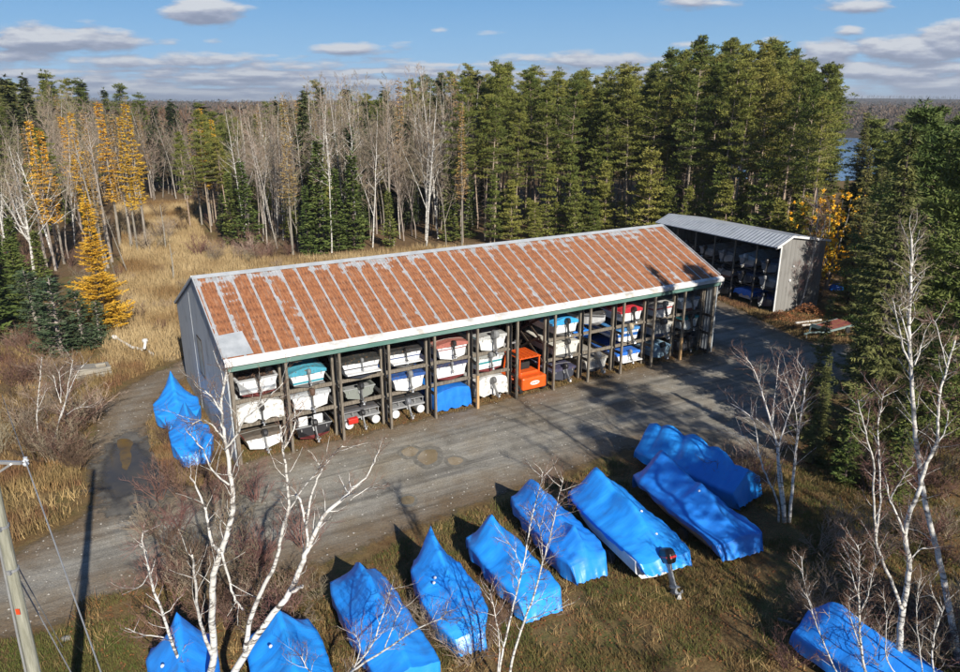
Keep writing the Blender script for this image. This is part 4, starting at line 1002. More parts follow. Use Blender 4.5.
place_wrap('large blue-wrapped boat with bare white hull side and a black outboard motor', (5.25, 30.6), (.38, -.925), 6.05, 2.9, ((0, 2.0), (.05, 2.5), (.10, 2.65), (.35, 2.3), (.55, 2.45), (.62, 2.35), (.8, 1.75), (1, 1.4)), hem=((0, 1.2), (.2, 1.12), (.5, 1.16), (.85, 1.05), (.97, 1.0), (1, .95)), seed=13.2, tailz=.85, width=((0, .80), (.12, .97), (.5, 1), (1, .84)), shoulder=1.38, hull=(.80, .80, .79), fold=.015, sharp=.95,
           vents=((.62, -.75), (.8, -.7), (.95, -.35)), mo=dict(cowl=(.012, .012, .013), leg=(.25, .26, .27), tilt=.5, s=1.15, stripe=(.6, .02, .02)))
place_wrap('smooth blue-wrapped boat right of the boat with the motor', (8.75, 32.5), (.38, -.925), 6.3, 2.8, ((0, 1.9), (.06, 2.45), (.11, 2.65), (.5, 2.15), (.58, 2.3), (.8, 1.6), (1, 1.2)), hem=((0, .9), (.6, .88), (.9, .85), (1, .6)), tailz=.4, seed=15.6, shoulder=1.15, hull=(.16, .16, .17), fold=.03, sharp=.95, vents=((.6, .85),))
place_wrap('broad blue-wrapped pontoon boat with a row of humps over its hoops', (9.3, 36.0), (.64, -.77), 6.0, 2.6, ((0, 2.0), (.08, 2.3), (.3, 2.45), (.7, 2.35), (1, 1.7)), hem=((0, .5), (.6, .35), (1, .1)), width=((0, .9), (.1, 1), (.9, 1), (1, .92)), seed=17.5, ribs=4, fold=.07, sharp=.6, shoulder=1.0)
place_wrap('blue-wrapped boat in the shade under the white birches at the bottom right', (11.9, 21.6), (.60, -.80), 5.6, 2.4, ((0, 1.6), (.12, 2.3), (.2, 2.35), (.5, 1.9), (1, 1.3)), seed=19.1, hem=((0, .35), (1, .3)))
place_wrap('blue-wrapped boat with tall peak on the verge by the shed left wall, nearer the field', (-19.9, 43.1), (.46, -.89), 4.4, 2.5, ((0, 2.2), (.06, 2.75), (.4, 1.9), (1, .8)), hem=((0, .5), (1, .3)), width=((0, .55), (.3, 1.05), (.7, 1.05), (1, .6)), seed=21.8, group='wrapped boats beside the shed left wall')
place_wrap('blue-wrapped boat by the shed left wall, nearer the wet puddle', (-17.4, 38.9), (.46, -.89), 4.2, 2.2, ((0, 2.0), (.06, 2.5), (.4, 1.9), (1, .9)), hem=((0, .5), (1, .2)), width=((0, .55), (.3, 1.0), (.7, 1.0), (1, .7)), seed=23.8, group='wrapped boats beside the shed left wall')

# ------------------------------------------------------------------ forklift
M['orange'] = mat('orange_paint', (.72, .115, .012), .42, col2=(.62, .09, .012), scale=3, coat=.2, col3=(.30, .07, .02), scale3=6, lo3=.62, hi3=.8)
ft = thing('forklift', 'orange forklift parked in the empty bay of the boat rack', 'forklift', S(6.5 * BAY + .05, .12), YAW); ft.scale = (1.22, 1.15, .86)
b = MB(); b.box((0, .45, .95), (1.65, .9, 1.05)); b.build('counterweight', M['orange'], ft, bevel=.12)
b = MB(); b.box((0, 1.75, .78), (1.3, 1.7, .66)); b.box((-.72, 1.75, 1.0), (.3, 1.5, .12)); b.box((.72, 1.75, 1.0), (.3, 1.5, .12)); b.build('chassis', M['orange'], ft, bevel=.05)
b = MB(); b.box((0, .95, 1.52), (1.2, .8, .30)); b.build('engine_cover', M['orange'], ft, bevel=.06)
b = MB(); b.box((0, 1.3, 1.75), (.62, .55, .16)); b.box((0, 1.06, 2.02), (.6, .14, .5)); b.build('seat', M['rubber'], ft, bevel=.05)
b = MB(); b.box((0, 1.35, 2.86), (1.45, 1.7, .08))
for x in (-.55, -.28, 0, .28, .55): b.box((x, 1.35, 2.92), (.07, 1.6, .06))
gd = b.build('overhead_guard', M['orange'], ft, bevel=.02)
for x in (-.66, .66):
    for (y0, y1) in ((.62, .6), (2.35, 2.1)):
        q = MB(); q.bar((x, y0, 1.3), (x, y1, 2.84), .08); q.build('guard_pillar', M['orange'], ft)
for x in (-.78, .78):
    for y, r in ((.52, .40), (2.1, .46)):
        s = 1 if x > 0 else -1
        w_ = MB(); w_.lathe((x - s * .12, y, r + .01), (s, 0, 0), [(0, .1), (0, r * .9), (.04, r), (.2, r), (.25, r * .9), (.25, r * .55)], 20); wo_ = w_.build('wheel', M['rubber'], ft)
        h_ = MB(); h_.lathe((x + s * .10, y, r + .01), (s, 0, 0), [(0, r * .56), (.04, r * .52), (.03, .12), (.07, .1), (.075, .01)], 14); h_.build('hub', M['orange'], wo_)
q = MB(); q.lathe((0, 0.0 - .005, .98), (0, -1, 0), [(0, .22), (.012, .215), (.013, .01)], 24); q.v = [(x * 1.45, y, (z - .98) * .8 + .98) for x, y, z in q.v]
bd = q.build('emblem', paint((.72, .72, .70)), ft)
q = MB()
for i in range(5): q.box((-.2 + i * .1, -.022, .985), (.055, .006, .09))
q.build('emblem_lettering', paint((.45, .06, .03)), bd)
q = MB()
for x in (-.42, .42): q.box((x, 2.75, 1.7), (.12, .16, 3.3))
for z in (.4, 1.6, 3.2): q.box((0, 2.75, z), (.84, .1, .12))
q.build('mast', M['steel'], ft)
for x in (-.4, .4):
    q = MB(); q.box((x, 3.5, .18), (.14, 1.3, .06)); q.box((x, 2.88, .5), (.14, .06, .7)); q.build('fork', M['steel'], ft)
q = MB(); q.lathe((-.0, 1.85, 1.75), (0, -.5, .85), [(0, .18), (.025, .19), (.03, .16), (.0, .155)], 16); q.bar((0, 1.98, 1.2), (0, 1.86, 1.75), .05); q.build('steering_wheel', M['rubber'], ft)

# ------------------------------------------------------------------ utility pole, wires
M['pole'] = mat('grey_green_pole', (.20, .20, .155), .85, col2=(.34, .34, .28), scale=2.5, stretch=(6, 6, .5), bump=.3, bscale=16, spec=.2)
PX0, PY0 = -11.5, 14.9
pl = thing('utility_pole', 'weathered grey-green utility pole with wires at the left edge', 'utility pole', (PX0, PY0, 0))
p = MB(); p.tube([(0, 0, 0), (.05, 0, 6), (.14, 0, 12.1)], [.165, .14, .11], 16); p.build('pole_shaft', M['pole'], pl)
p = MB(); p.tube([(-.16, -.10, .2), (-.10, -.09, 6), (-.0, -.08, 10)], .03, 8); p.build('conduit', M['steel'], pl)
p = MB(); p.box((.1, -.155, 6.9), (.10, .015, .16)); p.build('marker_tag', paint((.62, .07, .02)), pl)
ARM = V(25.5, 463, PY0 - .15) - Vector((PX0, PY0, 0))
p = MB(); p.bar((.10, 0, ARM.z - .05), (ARM.x - .1, ARM.y, ARM.z), .07); p.bar((.10, 0, ARM.z - .45), (ARM.x - .35, ARM.y, ARM.z - .04), .05); ao = p.build('bracket_arm', M['alloy'], pl)
p = MB(); p.lathe((ARM.x, ARM.y, ARM.z - .06), (.1, 0, 1), [(0, .05), (.04, .07), (.08, .04), (.12, .07), (.16, .04), (.2, .045)], 12); p.build('insulator', paint((.55, .58, .62)), ao)
for z in (8.0, 9.2):
    p = MB(); p.lathe((.10, 0, z), (0, 0, 1), [(0, .145), (.06, .145)], 16); p.box((.12, -.15, z + .03), (.08, .1, .1)); p.build('band', M['steel'], pl)
def wire(label, pts, r, sag=0.0):
    a, b = Vector(pts[0]), Vector(pts[-1]); q = []
    for i in range(13):
        t = i / 12; q.append(a.lerp(b, t) - Vector((0, 0, 4 * sag * t * (1 - t))))
    m_ = MB(); m_.tube(q, r, 5); return tag(m_.build('overhead_wire', M['steel']), label, 'wire')
AW = ARM + Vector((PX0, PY0, .1))
wire('overhead wire running down right from the pole bracket', [AW, V(118, 720, 10.0)], .014)
wire('overhead wire running up left from the pole bracket', [AW, V(2, 395, 30)], .010)
ga = G(63, 648)
m_ = MB(); m_.tube([(PX0 + .1, PY0, 8.6), ga], .016, 5); tag(m_.build('guy_wire', M['steel']), 'grey guy wire anchored in the grass beside the pole', 'wire')
m_ = MB(); m_.tube([(PX0 - .1, PY0 - .1, 9.2), (PX0 - .75, PY0 + 3.2, 0)], .018, 5); tag(m_.build('guy_wire', M['steel']), 'steep guy wire close along the left of the pole', 'wire')

# ------------------------------------------------------------------ things lying about
M['bark_white'] = mat('peeled_white_wood', (.50, .49, .46), .8, col2=(.70, .69, .66), scale=4, spec=.2)
m_ = MB(); pb = [G(*q) + Vector((0, 0, h)) for q, h in (((151, 357), .15), (143, 352), ) ] if False else None
a, b_, c_ = G(152, 356), G(133, 351), G(117, 343)
m_.tube([a + Vector((0, 0, .15)), G(146, 353) + Vector((0, 0, .25)), b_ + Vector((0, 0, .3)), c_ + Vector((0, 0, .45))], [.16, .14, .11, .08], 8)
m_.tube([G(146, 353) + Vector((0, 0, .25)), G(144.5, 348, .9), G(145.5, 341, 1.3)], [.13, .10, .09], 8); m_.lathe(G(145, 341, 1.3), (0, 0, 1), [(-.2, .1), (0, .22), (.15, .2), (.2, .02)], 8)
m_.lathe(c_ + Vector((0, 0, .45)), (-1, .3, .3), [(-.2, .08), (.1, .2), (.35, .14), (.4, .02)], 8)
tag(m_.build('fallen_branch', M['bark_white']), 'bleached white fallen branch on the dry grass by the driveway end', 'fallen branch')
# weathered dock box left of the drive
M['grey_board'] = mat('silver_grey_boards', (.20, .18, .15), .9, col2=(.36, .34, .29), scale=2, stretch=(.5, 5, 5), bump=.4, bscale=8, spec=.2)
cr = thing('wooden_crib', 'old grey timber crib left of the driveway', 'timber crib', G(88, 377), .62)
for k, (y, z) in enumerate(((-.55, .2), (-.55, .55), (.55, .2), (.55, .55))):
    q = MB(); q.box((0, y, z), (3.0, .22, .3)); q.build('side_board', M['grey_board'], cr)
for x in (-1.4, 1.4):
    q = MB(); q.box((x, 0, .4), (.2, .86, .6)); q.build('end_board', M['grey_board'], cr)
q = MB(); q.box((-.4, 0, .78), (2.0, 1.25, .1), tilt=Matrix.Rotation(.08, 3, 'Y')); q.build('top_board', M['grey_board'], cr)
# post in the clearing
for q_, h, lab in (((166, 251), 6.2, 'pale bare snag standing in the dry clearing, the tallest there'), ((174, 281), 4.2, 'short pale snag at the near edge of the dry clearing'), ((131, 250), 7.0, 'thin grey snag at the left of the dry clearing')):
    m_ = MB(); g0 = G(*q_); m_.tube([g0, g0 + Vector((.1, 0, h * .5)), g0 + Vector((.0, .1, h))], [.09, .07, .03], 7); 
    m_.tube([g0 + Vector((.05, 0, h * .7)), g0 + Vector((.6, 0, h * .8))], [.04, .02], 4)
    tag(m_.build('dead_snag', M['grey_board']), lab, 'dead tree')
# red utility trailer heaped with leaves
M['dull_teal'] = mat('dull_teal_paint', (.16, .24, .22), .6, col2=(.24, .30, .28), scale=3)
M['red_board'] = mat('faded_red_boards', (.20, .045, .04), .8, col2=(.30, .09, .07), scale=2.5, col3=(.30, .16, .05), scale3=4, lo3=.55, hi3=.62)
tr0 = thing('utility_trailer', 'flat trailer with teal frame and faded red leaf-strewn bed', 'trailer', G(832, 332), .55)
q = MB(); q.box((.2, 0, .62), (3.6, 1.7, .12)); q.build('bed', M['red_board'], tr0)
q = MB()
for y in (-.9, .9): q.bar((-1.8, y, .62), (2.0, y, .62), .1, .16); q.bar((-1.8, y, .55), (-3.3, 0, .5), .1, .12)
q.bar((-3.3, 0, .5), (-4.0, 0, .45), .1, .12); q.bar((-1.75, -.9, .66), (-1.75, .9, .66), .1, .3); fr = q.build('frame', M['dull_teal'], tr0)
for y in (-1.02, 1.02):
    q = MB(); s = 1 if y > 0 else -1; q.lathe((.5, y - s * .05, .32), (0, s, 0), [(0, .1), (0, .28), (.03, .32), (.17, .32), (.2, .28), (.2, .1)], 16); q.build('wheel', M['rubber'], tr0)
q = MB(); q.lathe((-3.6, 0, 0), (0, 0, 1), [(0, .1), (.02, .1), (.02, .03), (.55, .03)], 8); q.build('jack', M['steel'], tr0)
for k, (px, py, L, a, lab) in enumerate(((808, 323, 3.0, .35, 'pale sawn pole lying beside the leaf pile, the upper one'), (813, 326, 2.4, .25, 'pale sawn pole lying beside the leaf pile, the lower one'))):
    m_ = MB(); g0 = G(px, py) + Vector((0, 0, .12 + .0 * k)); d = Vector((math.cos(a), math.sin(a), 0)); m_.tube([g0 - d * L / 2, g0 + d * L / 2], [.12, .10], 8); tag(m_.build('log', M['bark_white']), lab, 'log')
# brush pile of orange leaves by the grey shed
rg = random.Random(12); vv, ff = [], []
for i in range(2600):
    a, r = rg.uniform(0, 2 * math.pi), math.sqrt(rg.random()); x, y = r * 4.2 * math.cos(a), r * 1.5 * math.sin(a)
    z = (1 - r * r) * 1.15 * rg.uniform(.6, 1.05) * (.7 + .5 * math.sin(x * 1.7)) + .03; s = rg.uniform(.05, .12)
    n1 = Vector((rg.gauss(0, 1), rg.gauss(0, 1), rg.gauss(0, .6))).normalized(); n2 = n1.cross(Vector((rg.gauss(0, 1), rg.gauss(0, 1), rg.gauss(0, 1)))).normalized()
    c = Vector((x, y, max(z, .02))); o = len(vv); vv += [tuple(c + n1 * s), tuple(c + n2 * s * .7), tuple(c - n1 * s)]; ff.append((o, o + 1, o + 2))
M['rust_leaf'] = mat('russet_leaves', (.16, .055, .02), .8, col2=(.36, .15, .05), scale=1.5, detail=8)
bp_ = link_mesh('leaf_pile', np_mesh('leaf_pile', vv, ff, M['rust_leaf'])); g0 = G(800, 317); bp_.location = g0; bp_.rotation_euler.z = .38
tag(bp_, 'heap of russet leaves and brush in front of the grey shed end wall', 'leaf pile')
bt = MB(); rows = []
for i in range(8):
    a = i / 7; rows.append([((a - .5) * 1.5, (k / 7 - .5) * 1.0, .75 * math.sin(math.pi * a) ** .5 * math.sin(math.pi * k / 7) ** .5 + .02 + .06 * math.sin(i * 2 + k)) for k in range(8)])
bt.loft(rows, closed=False); o = bt.build('tarp_bundle', M['blue_tarp'], smooth=True); o.location = G(836, 290); tag(o, 'small blue tarp bundle among the dark evergreens', 'tarp bundle')
M['rock'] = mat('grey_rock', (.22, .21, .19), .9, col2=(.34, .33, .30), scale=3, bump=.5)
for (px, py, s, lab) in ((706, 312, .35, 'small stone lying on the gravel between the two sheds'), (66, 639, .16, 'pale stone in the roadside grass near the pole')):
    m_ = MB(); m_.lathe((0, 0, 0), (0, 0, 1), [(0, s), (s * .35, s * .9), (s * .6, s * .4), (s * .65, .02)], 9); m_.v = [(x * 1.2 + .15 * s * vnoise(x * 9, y * 9, 1, z), y, z) for x, y, z in m_.v]; o = m_.build('stone', M['rock']); o.location = G(px, py); tag(o, lab, 'stone')
# ------------------------------------------------------------------ tree makers
def leafmat(name, c, c2, rand=.3, scale=.9, trans=.25):
    m = mat(name, c, .7, col2=c2, scale=scale, lo=.35, hi=.65, rand=rand, spec=.2)
    return m
def birch_bark(name, c, c2):
    m = mat(name, c, .75, col2=c2, scale=3.2, stretch=(.8, .8, 2.6), lo=.50, hi=.60, spec=.25, rand=.12, col3=tuple(x * .8 for x in c), scale3=.4, lo3=.4, hi3=.7)
    return m
M['birch'] = birch_bark('white_birch_bark', (.68, .66, .62), (.07, .06, .055))
M['pale_bark'] = birch_bark('pale_grey_bark', (.42, .39, .345), (.12, .10, .09))
M['grey_bark'] = mat('grey_bark', (.19, .165, .135), .85, col2=(.33, .295, .255), scale=2, stretch=(4, 4, .7), rand=.25, spec=.2)
M['pine_bark'] = mat('pine_bark', (.27, .205, .155), .9, col2=(.42, .34, .265), scale=2.5, stretch=(4, 4, .8), rand=.2, spec=.2)
M['twig'] = mat('bare_twigs', (.21, .165, .115), .85, col2=(.33, .27, .20), scale=.6, rand=.25, spec=.2)
M['twig_red'] = mat('reddish_twigs', (.13, .075, .055), .85, col2=(.21, .13, .10), scale=.8, rand=.25, spec=.2)
M['pine'] = leafmat('red_pine_needles', (.098, .120, .024), (.22, .222, .050), .28, .5)
M['spruce'] = leafmat('spruce_needles', (.040, .062, .026), (.115, .13, .052), .25, 1.0)
M['spruce_near'] = leafmat('olive_spruce_needles', (.095, .11, .034), (.26, .245, .085), .2, .7)
M['dark_bark'] = mat('dark_bark', (.07, .055, .045), .9, col2=(.13, .11, .09), scale=3, stretch=(4, 4, .8), rand=.2, spec=.2)
M['cedar'] = leafmat('cedar_foliage', (.075, .115, .028), (.175, .205, .055), .25, 1.0)
M['juniper'] = leafmat('blue_green_foliage', (.05, .085, .038), (.125, .16, .085), .15, 1.2)
M['larch'] = leafmat('golden_larch_needles', (.64, .35, .025), (.84, .54, .08), .10, 1.1)
M['larch_thin'] = leafmat('thin_golden_needles', (.36, .22, .08), (.48, .32, .13), .15, 1.0)
M['gold_leaf'] = leafmat('golden_leaves', (.74, .42, .018), (.90, .56, .05), .1, 1.6)

def wob(rg, p0, d, L, n, wig, up=0.0):
    pts = [Vector(p0)]; d = Vector(d).normalized()
    for i in range(n):
        d = (d + Vector((rg.gauss(0, wig), rg.gauss(0, wig), rg.gauss(0, wig) * .6 + up))).normalized()
        pts.append(pts[-1] + d * L / n)
    return pts
def at_(pts, t):
    f = t * (len(pts) - 1); i = min(int(f), len(pts) - 2); return pts[i].lerp(pts[i + 1], f - i), (pts[i + 1] - pts[i]).normalized()
def side(rg, d, ang):
    a = rg.uniform(0, 2 * math.pi); r = Vector((math.cos(a), math.sin(a), rg.uniform(-.2, .5))); r = (r - d * r.dot(d)).normalized()
    return d * math.cos(ang) + r * math.sin(ang)
def thin(mb, pts, r):
    """a twig as a flat three-sided sliver"""
    mb.tube(pts, [r * (1 - .7 * i / (len(pts) - 1)) for i in range(len(pts))], 3, cap=False)
def twigs(mb, rg, pts, r, n, L, levels=2, t0=.15, sub=4, up=.08):
    for i in range(n):
        t = t0 + (1 - t0) * (i + rg.random()) / n
        p, d = at_(pts, t); q = wob(rg, p, side(rg, d, rg.uniform(.5, 1.0)), L * rg.uniform(.6, 1.15) * (1.15 - .6 * t), 2, .14, up)
        thin(mb, q, r)
        if levels > 1: twigs(mb, rg, q, r * .62, sub, L * .5, levels - 1, .2, max(2, sub - 1), up)
def bare_tree(seed, h, r0=.13, nb=22, base=.4, spread=.22, twig_r=.016, fork=0, wig=.035, blen=1.0, sub=5, lv=2):
    rg = random.Random(seed); tk, cr_ = MB(), MB()
    tr_ = wob(rg, (0, 0, -.1), (rg.gauss(0, .04), rg.gauss(0, .04), 1), h, 9, wig, .05)
    stems = [(tr_, r0, 1.0)]
    tk.tube(tr_, [r0 * (1 - .88 * i / 9) for i in range(10)], 7)
    for k in range(fork):
        p, d = at_(tr_, rg.uniform(.12, .45)); s = wob(rg, p, side(rg, Vector((0, 0, 1)), rg.uniform(.25, .5)), h * rg.uniform(.4, .6), 6, .06, .07)
        tk.tube(s, [r0 * .62 * (1 - .85 * i / 6) for i in range(7)], 6); stems.append((s, r0 * .6, .7))
    for s, r, w in stems:
        for i in range(int(nb * w)):
            t = base + (1 - base) * (i + rg.random()) / (nb * w)
            p, d = at_(s, min(t, .985)); rel = (t - base) / (1 - base)
            L = h * spread * (1.05 - .75 * rel) * rg.uniform(.55, 1.1) * blen
            q = wob(rg, p, side(rg, Vector((0, 0, 1)), rg.uniform(.6, 1.15)), L, 4, .12, .07)
            rb_ = max(.014, r * .30 * (1.1 - .7 * rel)); (tk if rb_ > .025 else cr_).tube(q, [rb_ * (1 - .75 * j / 4) for j in range(5)], 4, cap=False)
            twigs(cr_, rg, q, twig_r, sub, L * .5, lv, .15, 4)
    return tk, cr_
def tuft(vs, fs, rg, c, s, n, up=.3, w=.16, flat=1.0):
    for _ in range(n):
        d = Vector((rg.gauss(0, 1), rg.gauss(0, 1), rg.gauss(0, flat) + up)).normalized(); r = d.cross(Vector((rg.gauss(0, 1), rg.gauss(0, 1), rg.gauss(0, 1)))).normalized()
        L = s * rg.uniform(.6, 1.15); o = len(vs)
        vs.append(c - d * L * .15 + r * L * w); vs.append(c - d * L * .15 - r * L * w); vs.append(c + d * L); fs.append((o, o + 1, o + 2))
def pad(vs, fs, rg, c, r, n, s, w):
    """one flat spray of needles at a branch end"""
    for _ in range(n):
        a, q = rg.uniform(0, 6.283), math.sqrt(rg.random()) * r
        p = c + Vector((math.cos(a) * q, math.sin(a) * q, rg.gauss(0, .16) * r + (r - q) * .18)); d = Vector((math.cos(a) * .7 + rg.gauss(0, .5), math.sin(a) * .7 + rg.gauss(0, .5), rg.uniform(-.1, 1.0))).normalized()
        u = d.cross(Vector((rg.gauss(0, 1), rg.gauss(0, 1), rg.gauss(0, 1)))).normalized(); L = s * rg.uniform(.6, 1.2); o = len(vs)
        vs.append(p + u * L * w); vs.append(p - u * L * w); vs.append(p + d * L); fs.append((o, o + 1, o + 2))
def pine_tree(seed, h, base=.42, rmax=3.4, per=5, pads=3, n_t=42, size=.34, w=.17, r0=.17, gap=.2, step=.8, prad=.7, flat=.4):
    rg = random.Random(seed); tk = MB(); vs, fs = [], []
    tr_ = wob(rg, (0, 0, -.1), (0, 0, 1), h, 10, .014, .03); tk.tube(tr_, [r0 * (1 - .85 * i / 10) for i in range(11)], 8)
    z = base * h
    for i in range(int(h * .9)):                          # dead lower branches
        p, d = at_(tr_, rg.uniform(.12, base + .15)); q = wob(rg, p, side(rg, Vector((0, 0, 1)), rg.uniform(1.2, 1.7)), rg.uniform(.6, 2.4), 3, .12, 0); tk.tube(q, [.025, .018, .012, .006], 3, cap=False)
    lop = rg.uniform(0, 6.28)
    while z < h * .975:
        rel = (z / h - base) / (1 - base); prof = (.6 + rel * 1.6 if rel < .25 else 1.0) * (1.0 - max(0, rel - flat) / (1 - flat) * .76)
        off = rg.uniform(0, 6.28)
        for k in range(per):
            if rg.random() < gap: continue
            a = off + 2 * math.pi * k / per + rg.gauss(0, .35); L = rmax * prof * rg.uniform(.45, 1.2) * (1 + .18 * math.cos(a - lop)); zz = z + rg.uniform(-.5, .5) * step
            p, _ = at_(tr_, max(.01, min(.99, zz / h))); up = .05 + .75 * max(0, rel) ** 1.5
            q = wob(rg, p, (math.cos(a), math.sin(a), up * rg.uniform(.5, 1.3)), L, 4, .09, .03)
            tk.tube(q, [.045 * (1.15 - rel), .035 * (1.15 - rel), .025 * (1.15 - rel), .014, .007], 3, cap=False)
            for j in range(pads):
                t = 1 - (j + rg.random() * .6) / pads * .62; c, d = at_(q, t); r = prad * rg.uniform(.55, 1.15) * (.6 + .4 * prof)
                pad(vs, fs, rg, c + Vector((rg.gauss(0, .3), rg.gauss(0, .3), .05)) * min(1, L * .4), r, int(n_t * rg.uniform(.7, 1.2)), size, w)
        z += step * rg.uniform(.7, 1.3)
    for k in range(4): pad(vs, fs, rg, tr_[-1] + Vector((rg.gauss(0, .15), rg.gauss(0, .15), -.25 * k + .15)), .35 + .07 * k, n_t // 2, size, w)
    return tk, (vs, fs)
def spruce_tree(seed, h, base=.06, rmax=2.4, per=7, step=.45, seg=.30, size=.34, droop=.28, r0=.16, gap=.06, power=.85, w=.13, hang=.5, n_t=2):
    rg = random.Random(seed); tk = MB(); vs, fs = [], []
    tr_ = wob(rg, (0, 0, -.1), (0, 0, 1), h, 8, .012, .03); tk.tube(tr_, [r0 * (1 - .9 * i / 8) for i in range(9)], 7)
    z = base * h
    while z < h * .985:
        rel = z / h; off = rg.uniform(0, 6.28); prof = (1 - rel) ** power * (.72 + .75 * vnoise(z, seed * 7.7, .55, 3))
        for k in range(per):
            if rg.random() < gap: continue
            a = off + 2 * math.pi * k / per + rg.gauss(0, .2); L = max(.25, rmax * prof * rg.uniform(.5, 1.2)); p, _ = at_(tr_, max(.01, min(.99, rel + rg.uniform(-.6, .6) * step / h)))
            n = max(2, int(L / .5)); dv = Vector((math.cos(a), math.sin(a), .25 - droop * rg.uniform(.6, 1.4) * (1 - rel * .8))); q = wob(rg, p, dv, L, n, .05, .03)
            tk.tube([q[0], at_(q, .6)[0]], [.03, .012], 3, cap=False)
            m_ = max(2, int(L / seg)); lat = Vector((-math.sin(a), math.cos(a), 0))
            for j in range(m_):
                t = .12 + .88 * (j + rg.random()) / m_; c, d = at_(q, min(t, 1)); ww = L * .34 * (1.1 - t) + .12
                for sgn in (-1, 1):
                    e = c + lat * sgn * ww * rg.uniform(.3, 1.0) + d * ww * .5 + Vector((0, 0, rg.gauss(0, .05)))
                    for _ in range(n_t):
                        dd = (lat * sgn * rg.uniform(.2, 1) + d * rg.uniform(.2, 1.1) + Vector((0, 0, -hang * rg.random() + rg.gauss(0, .18)))).normalized()
                        r = dd.cross(Vector((rg.gauss(0, .6), rg.gauss(0, .6), 1))).normalized(); s = size * rg.uniform(.6, 1.2); o = len(vs)
                        b0 = c.lerp(e, rg.random())
                        vs.append(b0 + r * s * w * 1.3); vs.append(b0 - r * s * w * 1.3); vs.append(b0 + dd * s); fs.append((o, o + 1, o + 2))
        z += step * rg.uniform(.7, 1.3)
    tuft(vs, fs, rg, tr_[-1], size * .9, 8, 1.2, w)
    return tk, (vs, fs)
def shrub_mesh(seed, h, stems=9, spread=.6, twig_r=.012, sub=6, lv=2):
    rg = random.Random(seed); mb = MB()
    for i in range(stems):
        a = rg.uniform(0, 6.28); q = wob(rg, (rg.gauss(0, .15), rg.gauss(0, .15), 0), (math.cos(a) * spread, math.sin(a) * spread, 1), h * rg.uniform(.6, 1.1), 5, .12, .05)
        mb.tube(q, [.022, .02, .016, .012, .009, .005], 3, cap=False); twigs(mb, rg, q, twig_r, sub, h * .38, lv, .2, 4)
    return mb
class Kind:
    """one prototype of a tree: meshes that every copy shares"""
    def __init__(s, name, cat, tk, cr, mt, mc, h):
        s.name, s.cat, s.h = name, cat, h
        s.tm = tk.mesh('trunk', mt)
        if isinstance(cr, MB): s.cm = cr.mesh('crown', mc)
        else: s.cm = np_mesh('crown', [tuple(p) for p in cr[0]], cr[1], mc)
def plant(kind, x, y, h, label, group, rz=None, wide=1.0, z=0.0, lean=(0, 0), cat=None):
    t = thing(kind.name, label, cat or kind.cat, (x, y, z), 0, group)
    s = h / kind.h; t.scale = (s * wide, s * wide, s); t.rotation_euler = (lean[0], lean[1], rnd.uniform(0, 6.28) if rz is None else rz)
    link_mesh('trunk', kind.tm, t); link_mesh('crown', kind.cm, t)
    return t
# ------------------------------------------------------------------ tree prototypes
BIRCH = [Kind('birch', 'tree', *bare_tree(100 + i, 22, .115, 22, [.42, .5, .36, .45][i], [.18, .15, .19, .17][i], fork=[0, 0, 1, 1][i], twig_r=.018, sub=5, wig=.04), [M['birch'], M['pale_bark'], M['birch'], M['grey_bark']][i], M['twig'], 22) for i in range(4)]
HARD = [Kind('bare_tree', 'tree', *bare_tree(200 + i, 20, .105, 24, [.30, .38, .26][i], [.22, .18, .24][i], fork=[1, 0, 2][i], twig_r=.019, sub=5, wig=.06), M['grey_bark'], M['twig'], 20) for i in range(3)]
PINE = [Kind('pine_tree', 'tree', *pine_tree(300 + i, 26, [.44, .54, .38, .50, .46][i], [3.1, 2.6, 3.4, 2.9, 3.2][i], per=[5, 5, 6, 5, 6][i]), M['pine_bark'], M['pine'], 26) for i in range(5)]
YPINE = [Kind('young_pine', 'tree', *pine_tree(320 + i, 12, .10, 2.4, 6, 3, 26, .36, .2, r0=.11, step=.62, prad=.6, flat=.1), M['pine_bark'], M['pine'], 12) for i in range(2)]
SPRUCE = [Kind('spruce_tree', 'tree', *spruce_tree(400 + i, 20, .10, [2.6, 3.2, 2.9][i], 8, .58, .38, .62, n_t=3, w=.20, gap=.16), M['dark_bark'], M['spruce'], 20) for i in range(3)]
CEDAR = [Kind('cedar_tree', 'tree', *spruce_tree(420 + i, 12, .02, 2.2, 8, .46, .34, .48, droop=.05, hang=.25, w=.22, n_t=3, gap=.12), M['dark_bark'], M['cedar'], 12) for i in range(2)]
LARCH = [Kind('larch_tree', 'tree', *spruce_tree(440 + i, 19, .34, 2.3, 7, .38, .24, .30, droop=.1, gap=.2, n_t=[4, 2][i], w=.13), M['grey_bark'], M['larch'] if i == 0 else M['larch_thin'], 19) for i in range(2)]
GP = 'red pines in the stand behind the sheds'

def front_h(px, prof):
    return lerp_list(prof, px)
def px_of(x, y): return 480 + F_PX * x / (y * .952 + 2)
def top_h(ytop, y): return CAM_H + (106 - ytop) / F_PX * (y * .95)
def scatter(poly, n, dmin, seed, taken, lim=None):
    rg = random.Random(seed); out = []; xs = [p[0] for p in poly]; ys = [p[1] for p in poly]; tries = 0
    while len(out) < n and tries < 20000:
        tries += 1; x, y = rg.uniform(min(xs), max(xs)), rg.uniform(min(ys), max(ys))
        if not inside(x, y, poly) or (lim and not lim(x, y)): continue
        if any((x - a) ** 2 + (y - b) ** 2 < dmin * dmin for a, b in taken): continue
        taken.append((x, y)); out.append((x, y))
    return sorted(out, key=lambda p: p[1])
TAKEN = []
PROF = [(0, 84), (60, 78), (100, 82), (130, 92), (150, 101), (200, 106), (270, 100), (300, 84), (330, 74), (400, 76), (430, 68), (470, 70), (540, 70), (600, 77), (640, 60), (700, 48), (760, 47), (800, 56), (825, 76), (850, 108), (900, 120)]
